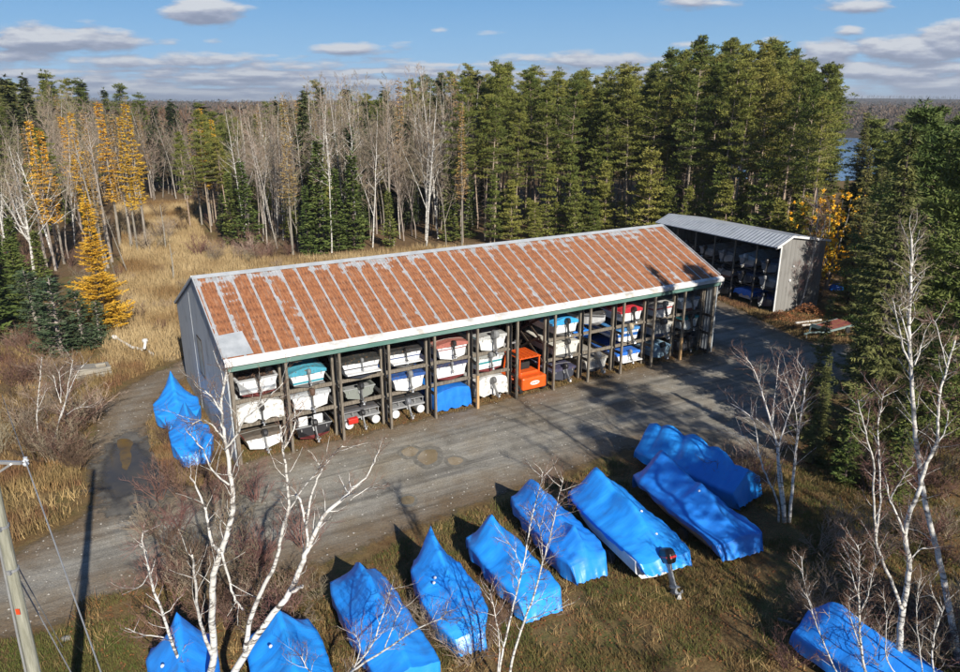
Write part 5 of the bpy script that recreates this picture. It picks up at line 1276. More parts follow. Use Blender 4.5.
PINEP = [(-3, 101), (12, 103), (22, 99), (30, 91), (37, 79), (46, 80), (62, 112), (70, 150), (40, 150), (-2, 150)]
for i, (x, y) in enumerate(scatter(PINEP, 178, 2.4, 3, TAKEN, lambda x, y: x < .468 * y)):
    h = top_h(front_h(px_of(x, y), PROF), y) * rnd.uniform(.80, 1.04)
    plant(PINE[rnd.randrange(5)], x, y, max(h, 14), 'tall green red pine in the dense stand behind the two sheds', GP, wide=rnd.uniform(.9, 1.2), lean=(rnd.gauss(0, .012), rnd.gauss(0, .012)))
EDGE = [(2, 99), (12, 100.5), (22, 96), (29, 89), (36, 77), (40, 79), (32, 93), (24, 101), (12, 105), (2, 104)]
for i, (x, y) in enumerate(scatter(EDGE, 28, 2.4, 5, [])):
    plant(YPINE[i % 2], x, y, rnd.uniform(6, 14), 'young green pine at the front edge of the pine stand behind the sheds', 'young pines along the front of the pine stand', wide=rnd.uniform(.9, 1.25))

for i, (x, y) in enumerate(scatter([(30, 93), (40, 84), (50, 96), (72, 128), (78, 160), (40, 152)], 34, 3, 6, [])):
    plant(CEDAR[i % 2] if 'CEDAR' in globals() and i % 2 else YPINE[i % 2], x, y, rnd.uniform(5, 9.5), 'low evergreen filling the shade under the pines behind the grey shed', 'low evergreens under the pines', wide=1.3)
BIRP = [(-25, 92), (-9, 99), (-1, 100), (0, 128), (-44, 140), (-36, 107)]
for i, (x, y) in enumerate(scatter(BIRP, 84, 1.9, 7, TAKEN)):
    h = top_h(front_h(px_of(x, y), PROF), y) * rnd.uniform(.82, 1.02)
    lab, gr = (('tall leafless white birch in the wood behind the rusty-roofed shed', 'white birches in the wood behind the shed'), ('grey leafless tree among the white birches behind the rusty-roofed shed', 'grey bare trees among the birches'))[i % 2]
    plant(BIRCH[i % 4], x, y, h, lab, gr, lean=(rnd.gauss(0, .035), rnd.gauss(0, .035)))
for i, (x, y) in enumerate(scatter(BIRP, 52, 1.7, 8, TAKEN)):
    h = top_h(front_h(px_of(x, y), PROF), y) * rnd.uniform(.6, .95)
    plant(HARD[i % 3], x, y, h, 'grey leafless tree among the white birches behind the rusty-roofed shed', 'grey bare trees among the birches', lean=(rnd.gauss(0, .05), rnd.gauss(0, .05)))
CONP = [(-30, 97), (-18, 95), (-8, 101), (0, 104), (1, 140), (-46, 145)]
for i, (x, y) in enumerate(scatter(CONP, 30, 2.4, 9, TAKEN)):
    h = top_h(front_h(px_of(x, y), PROF), y) * rnd.uniform(.62, 1.0)
    plant(SPRUCE[i % 3], x, y, h, 'dark green spruce among the bare birches behind the rusty-roofed shed', 'spruces among the birches', wide=rnd.uniform(.9, 1.3))
BKP = [(-46, 112), (-30, 104), (-6, 106), (1, 112), (2, 150), (-56, 152)]
for i, (x, y) in enumerate(scatter(BKP, 46, 2.4, 10, TAKEN)):
    h = top_h(front_h(px_of(x, y), PROF), y) * rnd.uniform(.72, .98)
    plant(PINE[i % 5], x, y, h, 'green pine standing deep in the birch wood behind the shed', 'pines deep in the birch wood', wide=rnd.uniform(.9, 1.2))
for i, q in enumerate(((318, 256), (336, 254), (352, 253), (305, 258), (388, 250), (470, 240), (512, 238), (228, 246), (246, 252))):
    g0 = G(*q); plant(CEDAR[i % 2], g0.x, g0.y + 2, [15, 11, 13, 9, 8, 9, 8, 10, 12][i], 'bright green bushy cedar at the edge of the birch wood behind the shed', 'cedars at the edge of the birch wood', wide=1.1)

LFT = [(-88, 78), (-60, 78), (-50, 95), (-78, 150), (-56, 152), (-44, 142), (-46, 172), (-125, 176), (-110, 110)]
for i, (x, y) in enumerate(scatter(LFT, 150, 2.1, 11, TAKEN)):
    h = top_h(front_h(px_of(x, y), PROF), y) * rnd.uniform(.62, .96)
    plant(HARD[i % 3] if i % 3 else BIRCH[i % 4], x, y, h, 'leafless pale-trunked tree in the wood left of and behind the dry clearing', 'bare trees around the dry clearing', lean=(rnd.gauss(0, .05), rnd.gauss(0, .05)))
BACK = [(-82, 149), (-48, 149), (-42, 168), (-95, 170)]
for i, (x, y) in enumerate(scatter(BACK, 46, 1.9, 12, TAKEN)):
    h = top_h(front_h(px_of(x, y), PROF), y) * rnd.uniform(.6, .95)
    plant(BIRCH[i % 4] if i % 2 else HARD[i % 3], x, y, h, 'bare tree in the wall of thin trunks at the far end of the clearing', 'bare trees at the far end of the clearing', lean=(rnd.gauss(0, .04), rnd.gauss(0, .04)))
SKY_ = [(-100, 105), (-72, 105), (-80, 150), (-56, 153), (-56, 178), (-128, 178)]
UND = [(-92, 84), (-58, 82), (-52, 96), (-76, 150), (-110, 150)]
for i, (x, y) in enumerate(scatter(UND, 26, 2.2, 14, TAKEN) + scatter([(-50, 128), (-40, 110), (-30, 104), (-30, 140), (-44, 150)], 10, 2.2, 15, TAKEN)):
    plant(CEDAR[i % 2] if i % 3 else YPINE[i % 2], x, y, rnd.uniform(5, 11), 'young green evergreen among the bare trunks around the clearing', 'young evergreens around the clearing', wide=1.2)
for i, (x, y) in enumerate(scatter(SKY_, 58, 3.2, 13, TAKEN)):
    h = top_h(front_h(px_of(x, y), PROF), y) * rnd.uniform(.92, 1.06)
    plant(PINE[i % 4] if i % 2 else SPRUCE[i % 3], x, y, h, 'dark evergreen standing behind the bare trees left of the clearing', 'evergreens behind the left wood', wide=rnd.uniform(1.1, 1.5))
for i, (x, y) in enumerate(scatter(BIRP, 16, 1.8, 41, TAKEN)):
    plant(CEDAR[i % 2] if i % 2 else YPINE[i % 2], x, y, rnd.uniform(6, 13), 'mid-height green evergreen filling the birch wood behind the shed', 'mid-height evergreens in the birch wood', wide=1.15)
for i, (x, y) in enumerate(scatter(LFT, 30, 1.8, 42, TAKEN)):
    plant(PINE[i % 5] if i % 2 else SPRUCE[i % 3], x, y, rnd.uniform(12, 18), 'green evergreen standing among the bare trees left of the clearing', 'evergreens among the left bare trees', wide=1.2)
for i, (x, y) in enumerate(scatter(LFT, 8, 1.8, 43, TAKEN) + scatter(BIRP, 7, 1.8, 44, TAKEN)):
    plant(LARCH[1], x, y, top_h(front_h(px_of(x, y), PROF), y) * rnd.uniform(.75, .98), 'larch with thin tan needles left among the bare background trees', 'thin tan larches in the background wood', wide=rnd.uniform(.9, 1.3))
lar = [(28, 120, 84, 0), (20, 126, 86, 1), (40, 130, 88, 0), (70, 112, 94, 0), (85, 110, 96, 1), (98, 102, 100, 0), (112, 112, 98, 1), (126, 103, 98, 0), (118, 116, 96, 0), (198, 108, 118, 0), (212, 119, 120, 0), (190, 124, 119, 1), (62, 116, 104, 0), (86, 150, 84, 1), (300, 98, 118, 1), (398, 78, 112, 1)]
for i, (px, py, Y, k) in enumerate(lar):
    p = V(px, py, Y); plant(LARCH[k], p.x, Y, p.z, 'golden larch rising among the bare trees of the background wood', 'golden larches in the background wood', wide=rnd.uniform(1.0, 1.4))

# ------------------------------------------------------------------ single trees on the left
NL = Kind('larch_tree', 'tree', *spruce_tree(501, 13, .02, 3.3, 10, .28, .15, .26, droop=.04, hang=.25, n_t=6, w=.10, gap=.22, power=.8), M['dark_bark'], M['larch'], 13)
g0 = G(106, 331); plant(NL, g0.x, g0.y, 11.7, 'golden yellow larch standing alone at the edge of the dry field', None, rz=.6)
JUN = [Kind('evergreen_bush', 'bush', *spruce_tree(510 + i, 6, .0, 2.3, 9, .30, .24, .30, droop=-.1, hang=.1, n_t=3, w=.15, power=.6), M['grey_bark'], M['juniper'], 6) for i in range(2)]
for i, (px, py, h, w, lab) in enumerate(((62, 356, 6.4, 1.35, 'rounded blue-green evergreen bush right below the golden larch'), (85, 350, 5.0, 1.3, 'low blue-green evergreen bush touching the foot of the golden larch'), (40, 340, 6.2, 1.3, 'blue-green evergreen bush behind the rounded one, farther left'), (100, 340, 3.4, 1.4, 'smallest blue-green evergreen bush in front of the golden larch'))):
    g0 = G(px, py); plant(JUN[i % 2], g0.x, g0.y, h, lab, 'evergreen bushes by the golden larch', wide=w)
for i, (px, py, h) in enumerate(((-8, 345, 11), (12, 318, 9.5), (28, 322, 8), (-2, 300, 11), (20, 292, 8), (48, 300, 7))):
    g0 = G(px, py); plant(CEDAR[i % 2], g0.x, g0.y, h, 'dense green cedar at the left edge of the photo beside the bare birches', 'cedars at the left edge', wide=1.25)
LB = [Kind('birch', 'tree', *bare_tree(520 + i, 15, .17, 20, .30, .30, fork=2, twig_r=.014, lv=2), M['birch'], M['twig'], 15) for i in range(2)]
for i, (px, py, h, lab) in enumerate(((37, 290, 15, 'spreading white birch with bare forked crown left of the golden larch'), (57, 268, 14, 'white birch directly behind the golden larch, leaning slightly'), (14, 275, 13, 'white birch at the far left behind the cedars'))):
    g0 = G(px, py); plant(LB[i % 2], g0.x, g0.y, h, lab, None, rz=i * 2.1)
ASP = Kind('bare_tree', 'tree', *bare_tree(530, 17, .19, 14, .62, .13, wig=.015), M['grey_bark'], M['twig'], 17)
for i, (px, py, h, ln, lab) in enumerate(((108, 268, 17, -.10, 'grey leaning aspen trunk just right of the golden larch top'), (112, 262, 18, -.02, 'straight grey aspen beside the leaning one behind the larch'), (128, 274, 8, -.22, 'short broken grey trunk leaning left over the dry field'), (122, 300, 5, -.12, 'thin dead stem in the dry grass right of the larch'))):
    g0 = G(px, py); plant(ASP, g0.x, g0.y, h, lab, None, rz=0, lean=(0, ln))

# ------------------------------------------------------------------ right-hand evergreens
NS = [Kind('spruce_tree', 'tree', *spruce_tree(600 + i, 18, .03, 3.3, 9, .32, .18, .28, droop=.30, hang=.6, n_t=5, w=.13, power=.66, gap=.26), M['dark_bark'], M['spruce_near'], 18) for i in range(2)]
WP = Kind('pine_tree', 'tree', *pine_tree(620, 19, .10, 3.7, 6, 5, 46, .30, .16, r0=.2, step=.6, prad=.75, gap=.15, flat=.2), M['pine_bark'], M['cedar'], 19)
rt = [(NS[0], 21.4, 36.2, 18.0, 'big drooping spruce rising over the right side of the yard'), (NS[1], 48, 92, 18.2, 'spruce standing alone against the lake water'), (NS[1], 29.8, 46.5, 16, 'dark spruce behind the big drooping spruce'), (WP, 30.5, 50, 19.0, 'dark bushy white pine at the top right corner'),
      (WP, 27.4, 43, 17.6, 'white pine right behind the big drooping spruce'), (NS[0], 29.0, 50.6, 14.5, 'tall dark spruce just right of the red-bedded trailer'), (NS[1], 26.3, 45.0, 16, 'tall dark spruce between the trailer and the big drooping spruce'), (NS[1], 34.0, 61.5, 14, 'dark spruce behind the red-bedded trailer'), (NS[0], 35.0, 66, 15, 'spruce beside the right end of the grey shed'),
      (WP, 38.5, 55.5, 14.5, 'bushy pine between the trailer and the right edge of the photo'), (NS[0], 39.5, 71, 14, 'spruce farthest back right of the grey shed'), (NS[1], 19.6, 38.8, 8.5, 'low spruce with boughs reaching over the gravel, left of the big drooping spruce'),
      (NS[0], 18.3, 35.4, 6.5, 'smallest spruce at the gravel edge behind the white birch clump'), (CEDAR[0], 19.0, 33.2, 5.5, 'dark low cedar behind the white birch clump'), (CEDAR[1], 20.6, 31.6, 6.0, 'dark low cedar right of the white birch clump'), (NS[1], 24.6, 39.5, 13, 'dark spruce close behind the big drooping spruce, in its shade'),
      (WP, 31, 39, 18, 'tall pine cut by the right edge of the photo'), (WP, 25.6, 36.5, 18, 'bushy pine at the right edge just beside the big drooping spruce'), (WP, 47, 76, 16, 'pine beyond the grey shed at the lake side'), (NS[1], 44, 80, 13, 'spruce beside the golden maple near the lake')]
for k_, x, y, h, lab in rt: plant(k_, x, y, h, lab, 'evergreens on the right side of the yard', wide=1.0)
for i, (k_, x, y, h) in enumerate(((PINE[0], 23, 14, 20), (PINE[1], 31, 17, 19), (PINE[3], 20.5, 8.5, 19), (PINE[1], 22.5, 19.5, 19), (WP, 24, 8, 17), (HARD[0], 21.5, 10, 17), (HARD[1], 28, 20, 18), (PINE[2], 36, 24, 19), (WP, 34, 29, 18), (HARD[1], 19, 11.5, 18), (HARD[0], 25, 17.5, 19), (HARD[2], 18, 2, 14), (CEDAR[0], 17.2, 4, 8.5), (CEDAR[1], 21, 13, 9), (BIRCH[0], 13, 6, 14))):
    plant(k_, x, y, h, 'tall tree beyond the right edge whose shadow falls across the yard', 'trees right of the photo that shade the yard', wide=1.1)
for i, (k_, x, y, h) in enumerate(((WP, 41, 61, 17.5), (NS[0], 45, 67, 17), (WP, 52, 79, 18), (WP, 58, 88, 18), (NS[1], 62, 94, 18), (WP, 50, 71, 18), (WP, 56, 84, 16), (NS[0], 53, 96, 15), (WP, 66, 100, 18), (NS[1], 47, 74, 15), (PINE[0], 60, 82, 19), (WP, 68, 92, 18), (WP, 50, 93, 17.5), (WP, 52.5, 90, 18), (WP, 54, 96, 17), (WP, 57, 99, 18), (WP, 47.5, 85, 16), (WP, 51, 85, 17.5), (WP, 60, 103, 18), (NS[0], 55, 92, 18))):
    plant(k_, x, y, h, 'dark evergreen in the band between the grey shed and the right edge', 'evergreens in the band towards the lake', wide=1.15)
rg = random.Random(77); tkm = MB(); stems_ = []
for k in range(4):
    q = wob(rg, (rg.gauss(0, .1), rg.gauss(0, .1), 0), (rg.gauss(0, .2), rg.gauss(0, .2), 1), 5.2, 5, .08, .05); tkm.tube(q, [.08, .07, .055, .04, .025, .01], 5); stems_.append(q)
vs, fs = [], []
for q in stems_:
    for j in range(60):
        c, d = at_(q, rg.uniform(.3, 1)); c = c + Vector((rg.gauss(0, .8), rg.gauss(0, .8), rg.gauss(0, .55)))
        tuft(vs, fs, rg, c, .17, 26, .1, .38)
MAP = Kind('golden_maple', 'tree', tkm, (vs, fs), M['grey_bark'], M['gold_leaf'], 5.8)
for (px, py, Y, wd, lab) in ((842, 186, 75, .95, 'golden-leaved maple right of the grey shed below the lake'), (827, 226, 74, .6, 'smaller golden maple tucked beside the brighter one')):
    p = V(px, py, Y); plant(MAP, p.x, Y, max(p.z, 3), lab, None, rz=.3, wide=wd)

# ------------------------------------------------------------------ foreground birches, each stem traced to its own place and bent in depth
def stem_tree(name, label, Y0, stems, group=None, tw=dict(), seed=1, base=None, bark='birch', twm='twig_red'):
    """stems: (list of (px, py), r0, r1, depth drift)"""
    rg = random.Random(seed); tk, cr_ = MB(), MB(); first = None; allp = []
    for (pp, r0, r1, dy) in stems:
        n = len(pp); pts = []
        for i, (px, py) in enumerate(pp):
            yy = Y0 + dy * (i / max(1, n - 1)) ** 1.5
            pts.append(V(px, py, yy))
        if pts[0].z > 0 and base is not None and (first is None): pts = [Vector(base)] + pts; n += 1
        if first is None: first = pts[0].copy(); first.z = 0
        sm = []
        for i in range(n - 1):
            a, b, c, d = pts[max(i - 1, 0)], pts[i], pts[i + 1], pts[min(i + 2, n - 1)]
            for k in range(4):
                t = k / 4; sm.append(.5 * ((2 * b) + (c - a) * t + (2 * a - 5 * b + 4 * c - d) * t * t + (3 * b - a - 3 * c + d) * t ** 3) + Vector((rg.gauss(0, .012), rg.gauss(0, .012), rg.gauss(0, .01))))
        sm.append(pts[-1]); sm = [p - first for p in sm]
        r0 = r0 * .78
        tk.tube(sm, [r0 + (r1 - r0) * (i / (len(sm) - 1)) ** .8 for i in range(len(sm))], 8)
        L = sum((b - a).length for a, b in zip(sm, sm[1:]))
        n_b = int(tw.get('n', 2.2) * 1.7 * L)
        for i in range(n_b):
            t = tw.get('t0', .25) + (1 - tw.get('t0', .25)) * (i + rg.random()) / n_b
            p, d = at_(sm, min(t, .99)); q = wob(rg, p, side(rg, d, rg.uniform(.5, 1.0)), tw.get('L', 1.0) * rg.uniform(.5, 1.3), 4, .16, .08)
            rr_ = max(r1 * .55, .010); tk.tube(q, [rr_, rr_ * .8, rr_ * .6, rr_ * .45, rr_ * .3], 4, cap=False)
            twigs(cr_, rg, q, .0065, tw.get('s', 5), tw.get('L', 1.0) * .55, 2, .1, 4)
        twigs(cr_, rg, sm[-6:], .007, 6, .7, 2, .2, 4)
    t = thing(name, label, 'tree', first, 0, group)
    tk.build('trunk', M[bark], t, smooth=True); cr_.build('crown', M[twm], t)
    return t
stem_tree('birch', 'forked white birch in the left foreground reaching up to the shed corner', 18.2, [
    ([(212, 690), (214, 655), (212, 610), (214, 575), (221, 552), (230, 525), (233, 502), (231, 478), (228, 458), (225, 438), (222, 420), (222, 398), (226, 372)], .17, .03, 1.6),
    ([(212, 655), (204, 635), (198, 610), (195, 575), (192, 555)], .085, .025, -1.0),
    ([(221, 552), (213, 545), (208, 525), (205, 508), (196, 487), (190, 476)], .075, .02, .8),
    ([(225, 440), (214, 427), (203, 420), (192, 424)], .035, .012, -.6), ([(229, 485), (212, 470), (203, 450), (185, 428)], .04, .012, .9),
    ([(225, 450), (236, 436), (246, 418), (262, 405), (283, 383)], .045, .012, -.8), ([(223, 415), (212, 398), (196, 384)], .035, .012, .5), ([(222, 552), (230, 585), (236, 600), (243, 610)], .05, .03, .3)], base=(-7.0, 18.0, 0), seed=31, tw=dict(n=1.5, L=.9, s=5))
stem_tree('birch', 'white birch in the left foreground leaning right over the gravel with long bare limbs', 17.6, [
    ([(232, 690), (245, 655), (268, 620), (290, 592), (303, 560), (312, 540), (325, 515), (345, 497), (352, 488)], .17, .04, 1.4),
    ([(245, 650), (252, 615), (262, 590), (275, 565), (281, 535), (288, 512), (287, 480), (283, 450), (280, 425)], .10, .02, -1.0),
    ([(308, 548), (306, 525), (300, 500), (295, 495)], .05, .025, .4), ([(306, 525), (312, 495), (320, 473), (333, 455), (343, 446)], .05, .012, -.6),
    ([(288, 512), (303, 488), (318, 470), (319, 464)], .03, .012, -.9), ([(352, 488), (366, 478), (374, 462), (379, 450)], .035, .010, .5),
    ([(350, 500), (362, 492), (377, 483)], .02, .008, .3), ([(292, 592), (299, 588), (302, 586)], .06, .05, -.2), ([(283, 450), (294, 430), (295, 405)], .03, .01, .4)], base=(-6.4, 17.3, 0), seed=32, tw=dict(n=1.0, L=.7, s=4, t0=.45))
stem_tree('birch', 'slender white birch with crooked tip at the left of the foreground', 18.8, [
    ([(186, 690), (180, 665), (171, 640), (163, 615), (154, 590), (149, 570), (146, 552)], .085, .03, .6), ([(164, 637), (145, 635), (125, 628)], .03, .012, -.6),
    ([(163, 615), (172, 608), (178, 598)], .025, .01, .5), ([(149, 572), (140, 587), (120, 588)], .025, .010, .3), ([(146, 552), (140, 545), (134, 547)], .02, .008, .1), ([(148, 565), (142, 540), (145, 530)], .02, .008, .3)], base=(-7.6, 18.6, 0), seed=33, tw=dict(n=1.6, L=.6, s=4))
stem_tree('birch', 'thin twin-stemmed birch in front of the blue boats at the bottom centre', 19.0, [
    ([(499, 695), (501, 661), (507, 633), (516, 595), (522, 571), (529, 535), (534, 509), (540, 488), (543, 472)], .06, .010, .8), ([(508, 690), (512, 661), (524, 622), (534, 595), (543, 562), (551, 533), (557, 505), (563, 478)], .065, .010, -.6),
    ([(497, 690), (499, 640), (494, 608), (490, 590)], .035, .008, .6), ([(524, 622), (535, 617), (548, 612), (562, 608)], .025, .008, -.4), ([(522, 571), (515, 552), (508, 542)], .02, .006, .4), ([(543, 562), (541, 535), (537, 520)], .02, .006, .6)], base=(.75, 18.8, 0), seed=34, tw=dict(n=2.4, L=.75, s=5))
stem_tree('birch', 'low spreading birch whose bare limbs cross the third blue boat', 18.2, [
    ([(330, 700), (351, 672), (372, 645), (384, 612), (392, 588)], .06, .012, .8), ([(351, 672), (385, 650), (412, 632), (440, 618), (447, 612)], .05, .010, -.6), ([(345, 690), (360, 650), (352, 632)], .035, .01, .5), ([(384, 650), (395, 622), (403, 605)], .025, .008, .5), ([(335, 690), (310, 672), (300, 655)], .03, .01, .3)], base=(-3.2, 17.8, 0), seed=35, tw=dict(n=2.2, L=.8, s=5))
stem_tree('birch', 'clump of white birch stems at the yard corner right of the blue boats', 29.6, [
    ([(779, 523), (777, 500), (768, 480), (760, 458), (756, 430), (749, 415), (728, 402)], .07, .015, .8), ([(784, 524), (779, 480), (777, 445), (770, 420), (763, 395), (755, 372), (746, 357)], .10, .015, -.6),
    ([(789, 522), (793, 480), (796, 450), (800, 420), (805, 392), (806, 372)], .11, .02, .5), ([(786, 523), (782, 482), (779, 448), (787, 420), (796, 395), (804, 368)], .07, .015, -.9), ([(779, 445), (770, 432), (756, 418)], .03, .012, .5),
    ([(772, 425), (775, 395), (779, 362)], .04, .012, .8), ([(793, 470), (797, 430), (793, 400), (783, 372)], .03, .012, -.9), ([(760, 458), (748, 440), (738, 432)], .02, .01, .3)], seed=36, tw=dict(n=1.6, L=1.1, s=5))
stem_tree('birch', 'tall forked white birch at the bottom right, the fork just above the blue boat', 19.2, [
    ([(898, 700), (898, 668), (900, 635), (903, 608), (908, 580), (909, 560), (905, 535), (910, 512), (918, 492), (925, 468), (933, 450), (938, 440), (938, 415), (941, 388), (947, 368), (955, 340)], .15, .025, 1.4),
    ([(902, 610), (893, 585), (883, 562), (876, 540), (874, 510), (874, 470), (868, 440), (860, 410), (858, 400)], .075, .014, -1.2), ([(905, 535), (896, 512), (889, 498), (886, 478)], .05, .015, .6), ([(876, 540), (880, 500), (879, 462), (878, 430), (882, 402), (884, 392)], .045, .012, .8),
    ([(938, 442), (946, 430), (949, 410)], .03, .012, .6), ([(889, 500), (900, 482), (914, 462)], .03, .01, -.6), ([(940, 396), (928, 390)], .02, .01, .2), ([(947, 370), (938, 330), (932, 318)], .02, .01, .4), ([(909, 562), (920, 550), (930, 547)], .03, .012, .4)], base=(10.9, 19.0, 0), seed=37, tw=dict(n=1.6, L=.8, s=5))
stem_tree('birch', 'tallest white birch on the right, rising in front of the big spruce', 20.6, [
    ([(962, 700), (957, 650), (950, 615), (945, 586), (937, 550), (930, 525), (923, 490), (918, 455), (914, 420), (912, 383), (910, 350), (909, 320), (911, 286), (912, 255), (911, 238)], .17, .03, 1.5),
    ([(911, 365), (904, 350), (898, 325), (892, 298)], .05, .015, -.8), ([(910, 345), (903, 320), (897, 305)], .03, .012, .8), ([(915, 365), (920, 350), (924, 336)], .03, .012, .6), ([(911, 300), (918, 285), (922, 275)], .025, .01, -.5), ([(935, 545), (925, 535), (915, 530)], .02, .01, .3)], base=(14.6, 20.4, 0), seed=38, tw=dict(n=1.4, L=.9, s=5, t0=.45), twm='twig')
stem_tree('birch', 'slim many-branched white birch in front of the shaded blue boat', 18.6, [
    ([(864, 700), (862, 660), (860, 625), (859, 590), (859, 560), (858, 545)], .075, .015, .6), ([(860, 612), (868, 595), (872, 575), (880, 560)], .03, .01, -.6), ([(859, 600), (852, 575), (848, 555)], .03, .01, .6), ([(861, 650), (851, 620), (848, 600)], .03, .01, -.3)], base=(8.8, 18.4, 0), seed=39, tw=dict(n=2.6, L=.7, s=5))
stem_tree('birch', 'single thin leaning birch sapling left of the shaded blue boat', 18.9, [
    ([(842, 700), (834, 668), (822, 640), (813, 615), (805, 585), (801, 556)], .045, .010, .5), ([(813, 615), (809, 600), (802, 590)], .02, .006, .2)], base=(8.2, 18.7, 0), seed=40, tw=dict(n=1.8, L=.6, s=4))
stem_tree('birch', 'small white birch saplings at the bottom right corner', 18.4, [
    ([(930, 700), (932, 660), (936, 630), (942, 612), (946, 600)], .05, .012, .5), ([(925, 690), (918, 640), (917, 600), (920, 580)], .03, .008, -.4), ([(941, 612), (932, 590), (929, 575)], .02, .008, .3), ([(912, 690), (887, 660), (886, 620), (884, 600)], .03, .008, .4)], base=(11.6, 18.2, 0), seed=41, tw=dict(n=2.0, L=.7, s=5))
stem_tree('birch', 'white birch saplings fanning out beside the timber crib left of the drive', G(54, 448).y, [
    ([(53, 448), (58, 425), (65, 403), (72, 385), (78, 372), (88, 361)], .06, .012, .5), ([(58, 425), (66, 400), (71, 370), (73, 360)], .045, .012, -.4), ([(61, 403), (57, 390), (53, 375)], .03, .01, .3), ([(66, 415), (78, 408), (95, 407)], .02, .008, -.3), ([(61, 403), (60, 380), (59, 370)], .02, .008, .5)], seed=42, tw=dict(n=1.4, L=.8, s=4))
stem_tree('birch', 'single straight white birch sapling in the brush left of the drive', G(39, 441).y, [([(39, 441), (37, 415), (39, 390), (42, 357)], .05, .015, .3), ([(38, 410), (44, 395), (48, 388)], .02, .008, .2)], seed=43, tw=dict(n=1.6, L=.7, s=4))
stem_tree('birch', 'white birch leaning against the grey shed end wall', G(800, 309).y - .4, [
    ([(799, 309), (804, 295), (809, 275), (813, 255), (816, 236), (818, 215), (816, 200)], .11, .02, .3), ([(797, 309), (796, 290), (800, 268)], .05, .012, -.3), ([(812, 258), (822, 235), (826, 215)], .04, .012, -.4)], seed=44, tw=dict(n=2.6, L=1.4, s=6))

# ------------------------------------------------------------------ shrubs
SH = [Kind('bare_shrub', 'shrub', MB(), shrub_mesh(700 + i, 2.2, 11, .55), M['twig'], M['twig_red'] if i < 2 else M['twig'], 2.2) for i in range(4)]
def shrubs(pts, label, group, hs=(1.2, 2.4)):
    for i, (x, y) in enumerate(pts):
        k_ = SH[rnd.randrange(4)]; t = thing('bare_shrub', label, 'shrub', (x, y, 0), rnd.uniform(0, 6.28), group); s = rnd.uniform(*hs) / 2.2; t.scale = (s * 1.2, s * 1.2, s)
        link_mesh('crown', k_.cm, t)
def pxpts(box, n, seed):
    rg = random.Random(seed); out = []
    for _ in range(n):
        g0 = G(rg.uniform(box[0], box[2]), rg.uniform(box[1], box[3])); out.append((g0.x, g0.y))
    return out
shrubs(pxpts((150, 495, 268, 665), 34, 1) + pxpts((262, 540, 320, 665), 8, 11), 'bare reddish-brown shrub in the thicket under the left foreground birches', 'shrubs under the left foreground birches', (1.2, 2.2))
shrubs(pxpts((165, 440, 232, 505), 9, 2), 'bare brown shrub at the shed front left corner by the wrapped boats', 'shrubs at the shed front left corner', (1.0, 1.8))
shrubs(pxpts((110, 262, 190, 335), 16, 14) + pxpts((190, 255, 290, 275), 8, 15), 'low brown brush standing in the dry field', 'brush in the dry field', (.8, 1.7))
shrubs(pxpts((0, 380, 92, 470), 34, 3) + pxpts((0, 345, 60, 390), 8, 4), 'bare brown shrub in the brush left of the driveway', 'shrubs left of the driveway', (1.2, 2.6))
shrubs(pxpts((820, 520, 960, 672), 26, 5) + pxpts((862, 400, 960, 520), 18, 6), 'bare brown shrub under the white birches at the right edge', 'shrubs under the right foreground birches', (1.3, 2.6))
shrubs(pxpts((420, 620, 540, 672), 8, 7) + pxpts((770, 600, 830, 672), 6, 10), 'bare shrub in the grass between the blue boats at the bottom', 'shrubs between the blue boats', (.8, 1.6))
shrubs(pxpts((128, 215, 210, 252), 16, 8) + pxpts((200, 250, 300, 264), 14, 9), 'bare grey-brown shrub at the far edge of the dry field', 'shrubs at the far edge of the dry field', (1.6, 3.4))
shrubs(pxpts((0, 240, 112, 330), 26, 16), 'pale brown shrub on the floor of the wood left of the golden larch', 'shrubs in the left wood', (1.4, 3.0))
shrubs([(rg.uniform(36, 62), rg.uniform(86, 150)) for _ in range(26)], 'bare shrub under the pines behind the grey shed', 'shrubs under the pines', (2, 4))
shrubs(pxpts((785, 290, 830, 312), 7, 12) + pxpts((700, 470, 775, 500), 7, 13), 'bare dark shrub at the edge of the yard on the right', 'shrubs at the right edge of the yard', (1.4, 2.6))
# ------------------------------------------------------------------ grass, leaves and far woods (nobody could count them)
def blades(name, pts, hgt, wid, m, label, lean=.35, seed=1, per=1):
    rs = np.random.RandomState(seed); P = np.repeat(np.asarray(pts, dtype=np.float64), per, 0); n = len(P)
    if per > 1: P[:, :2] += rs.normal(0, .10, (n, 2))
    a = rs.uniform(0, 2 * np.pi, n); b = rs.uniform(0, 2 * np.pi, n); h = hgt * rs.uniform(.45, 1.2, n); w = wid * rs.uniform(.6, 1.3, n); ln = h * np.abs(rs.normal(0, lean, n))
    if P.shape[1] > 2: h *= P[:, 2]
    v = np.zeros((n, 3, 3)); dx, dy = np.cos(a) * w, np.sin(a) * w
    v[:, 0, 0] = P[:, 0] - dx; v[:, 0, 1] = P[:, 1] - dy; v[:, 1, 0] = P[:, 0] + dx; v[:, 1, 1] = P[:, 1] + dy
    v[:, 2, 0] = P[:, 0] + np.cos(b) * ln; v[:, 2, 1] = P[:, 1] + np.sin(b) * ln; v[:, 2, 2] = h
    f = np.arange(3 * n).reshape(n, 3)
    o = link_mesh(name, np_mesh(name, v.reshape(-1, 3), f, m)); return tag(o, label, 'grass', kind='stuff')
def in_poly(poly, n, seed, keep=None):
    rs = random.Random(seed); xs = [p[0] for p in poly]; ys = [p[1] for p in poly]; out = []; tr = 0
    while len(out) < n and tr < n * 8:
        tr += 1; x, y = rs.uniform(min(xs), max(xs)), rs.uniform(min(ys), max(ys))
        if inside(x, y, poly) and (keep is None or keep(x, y)): out.append((x, y))
    return out
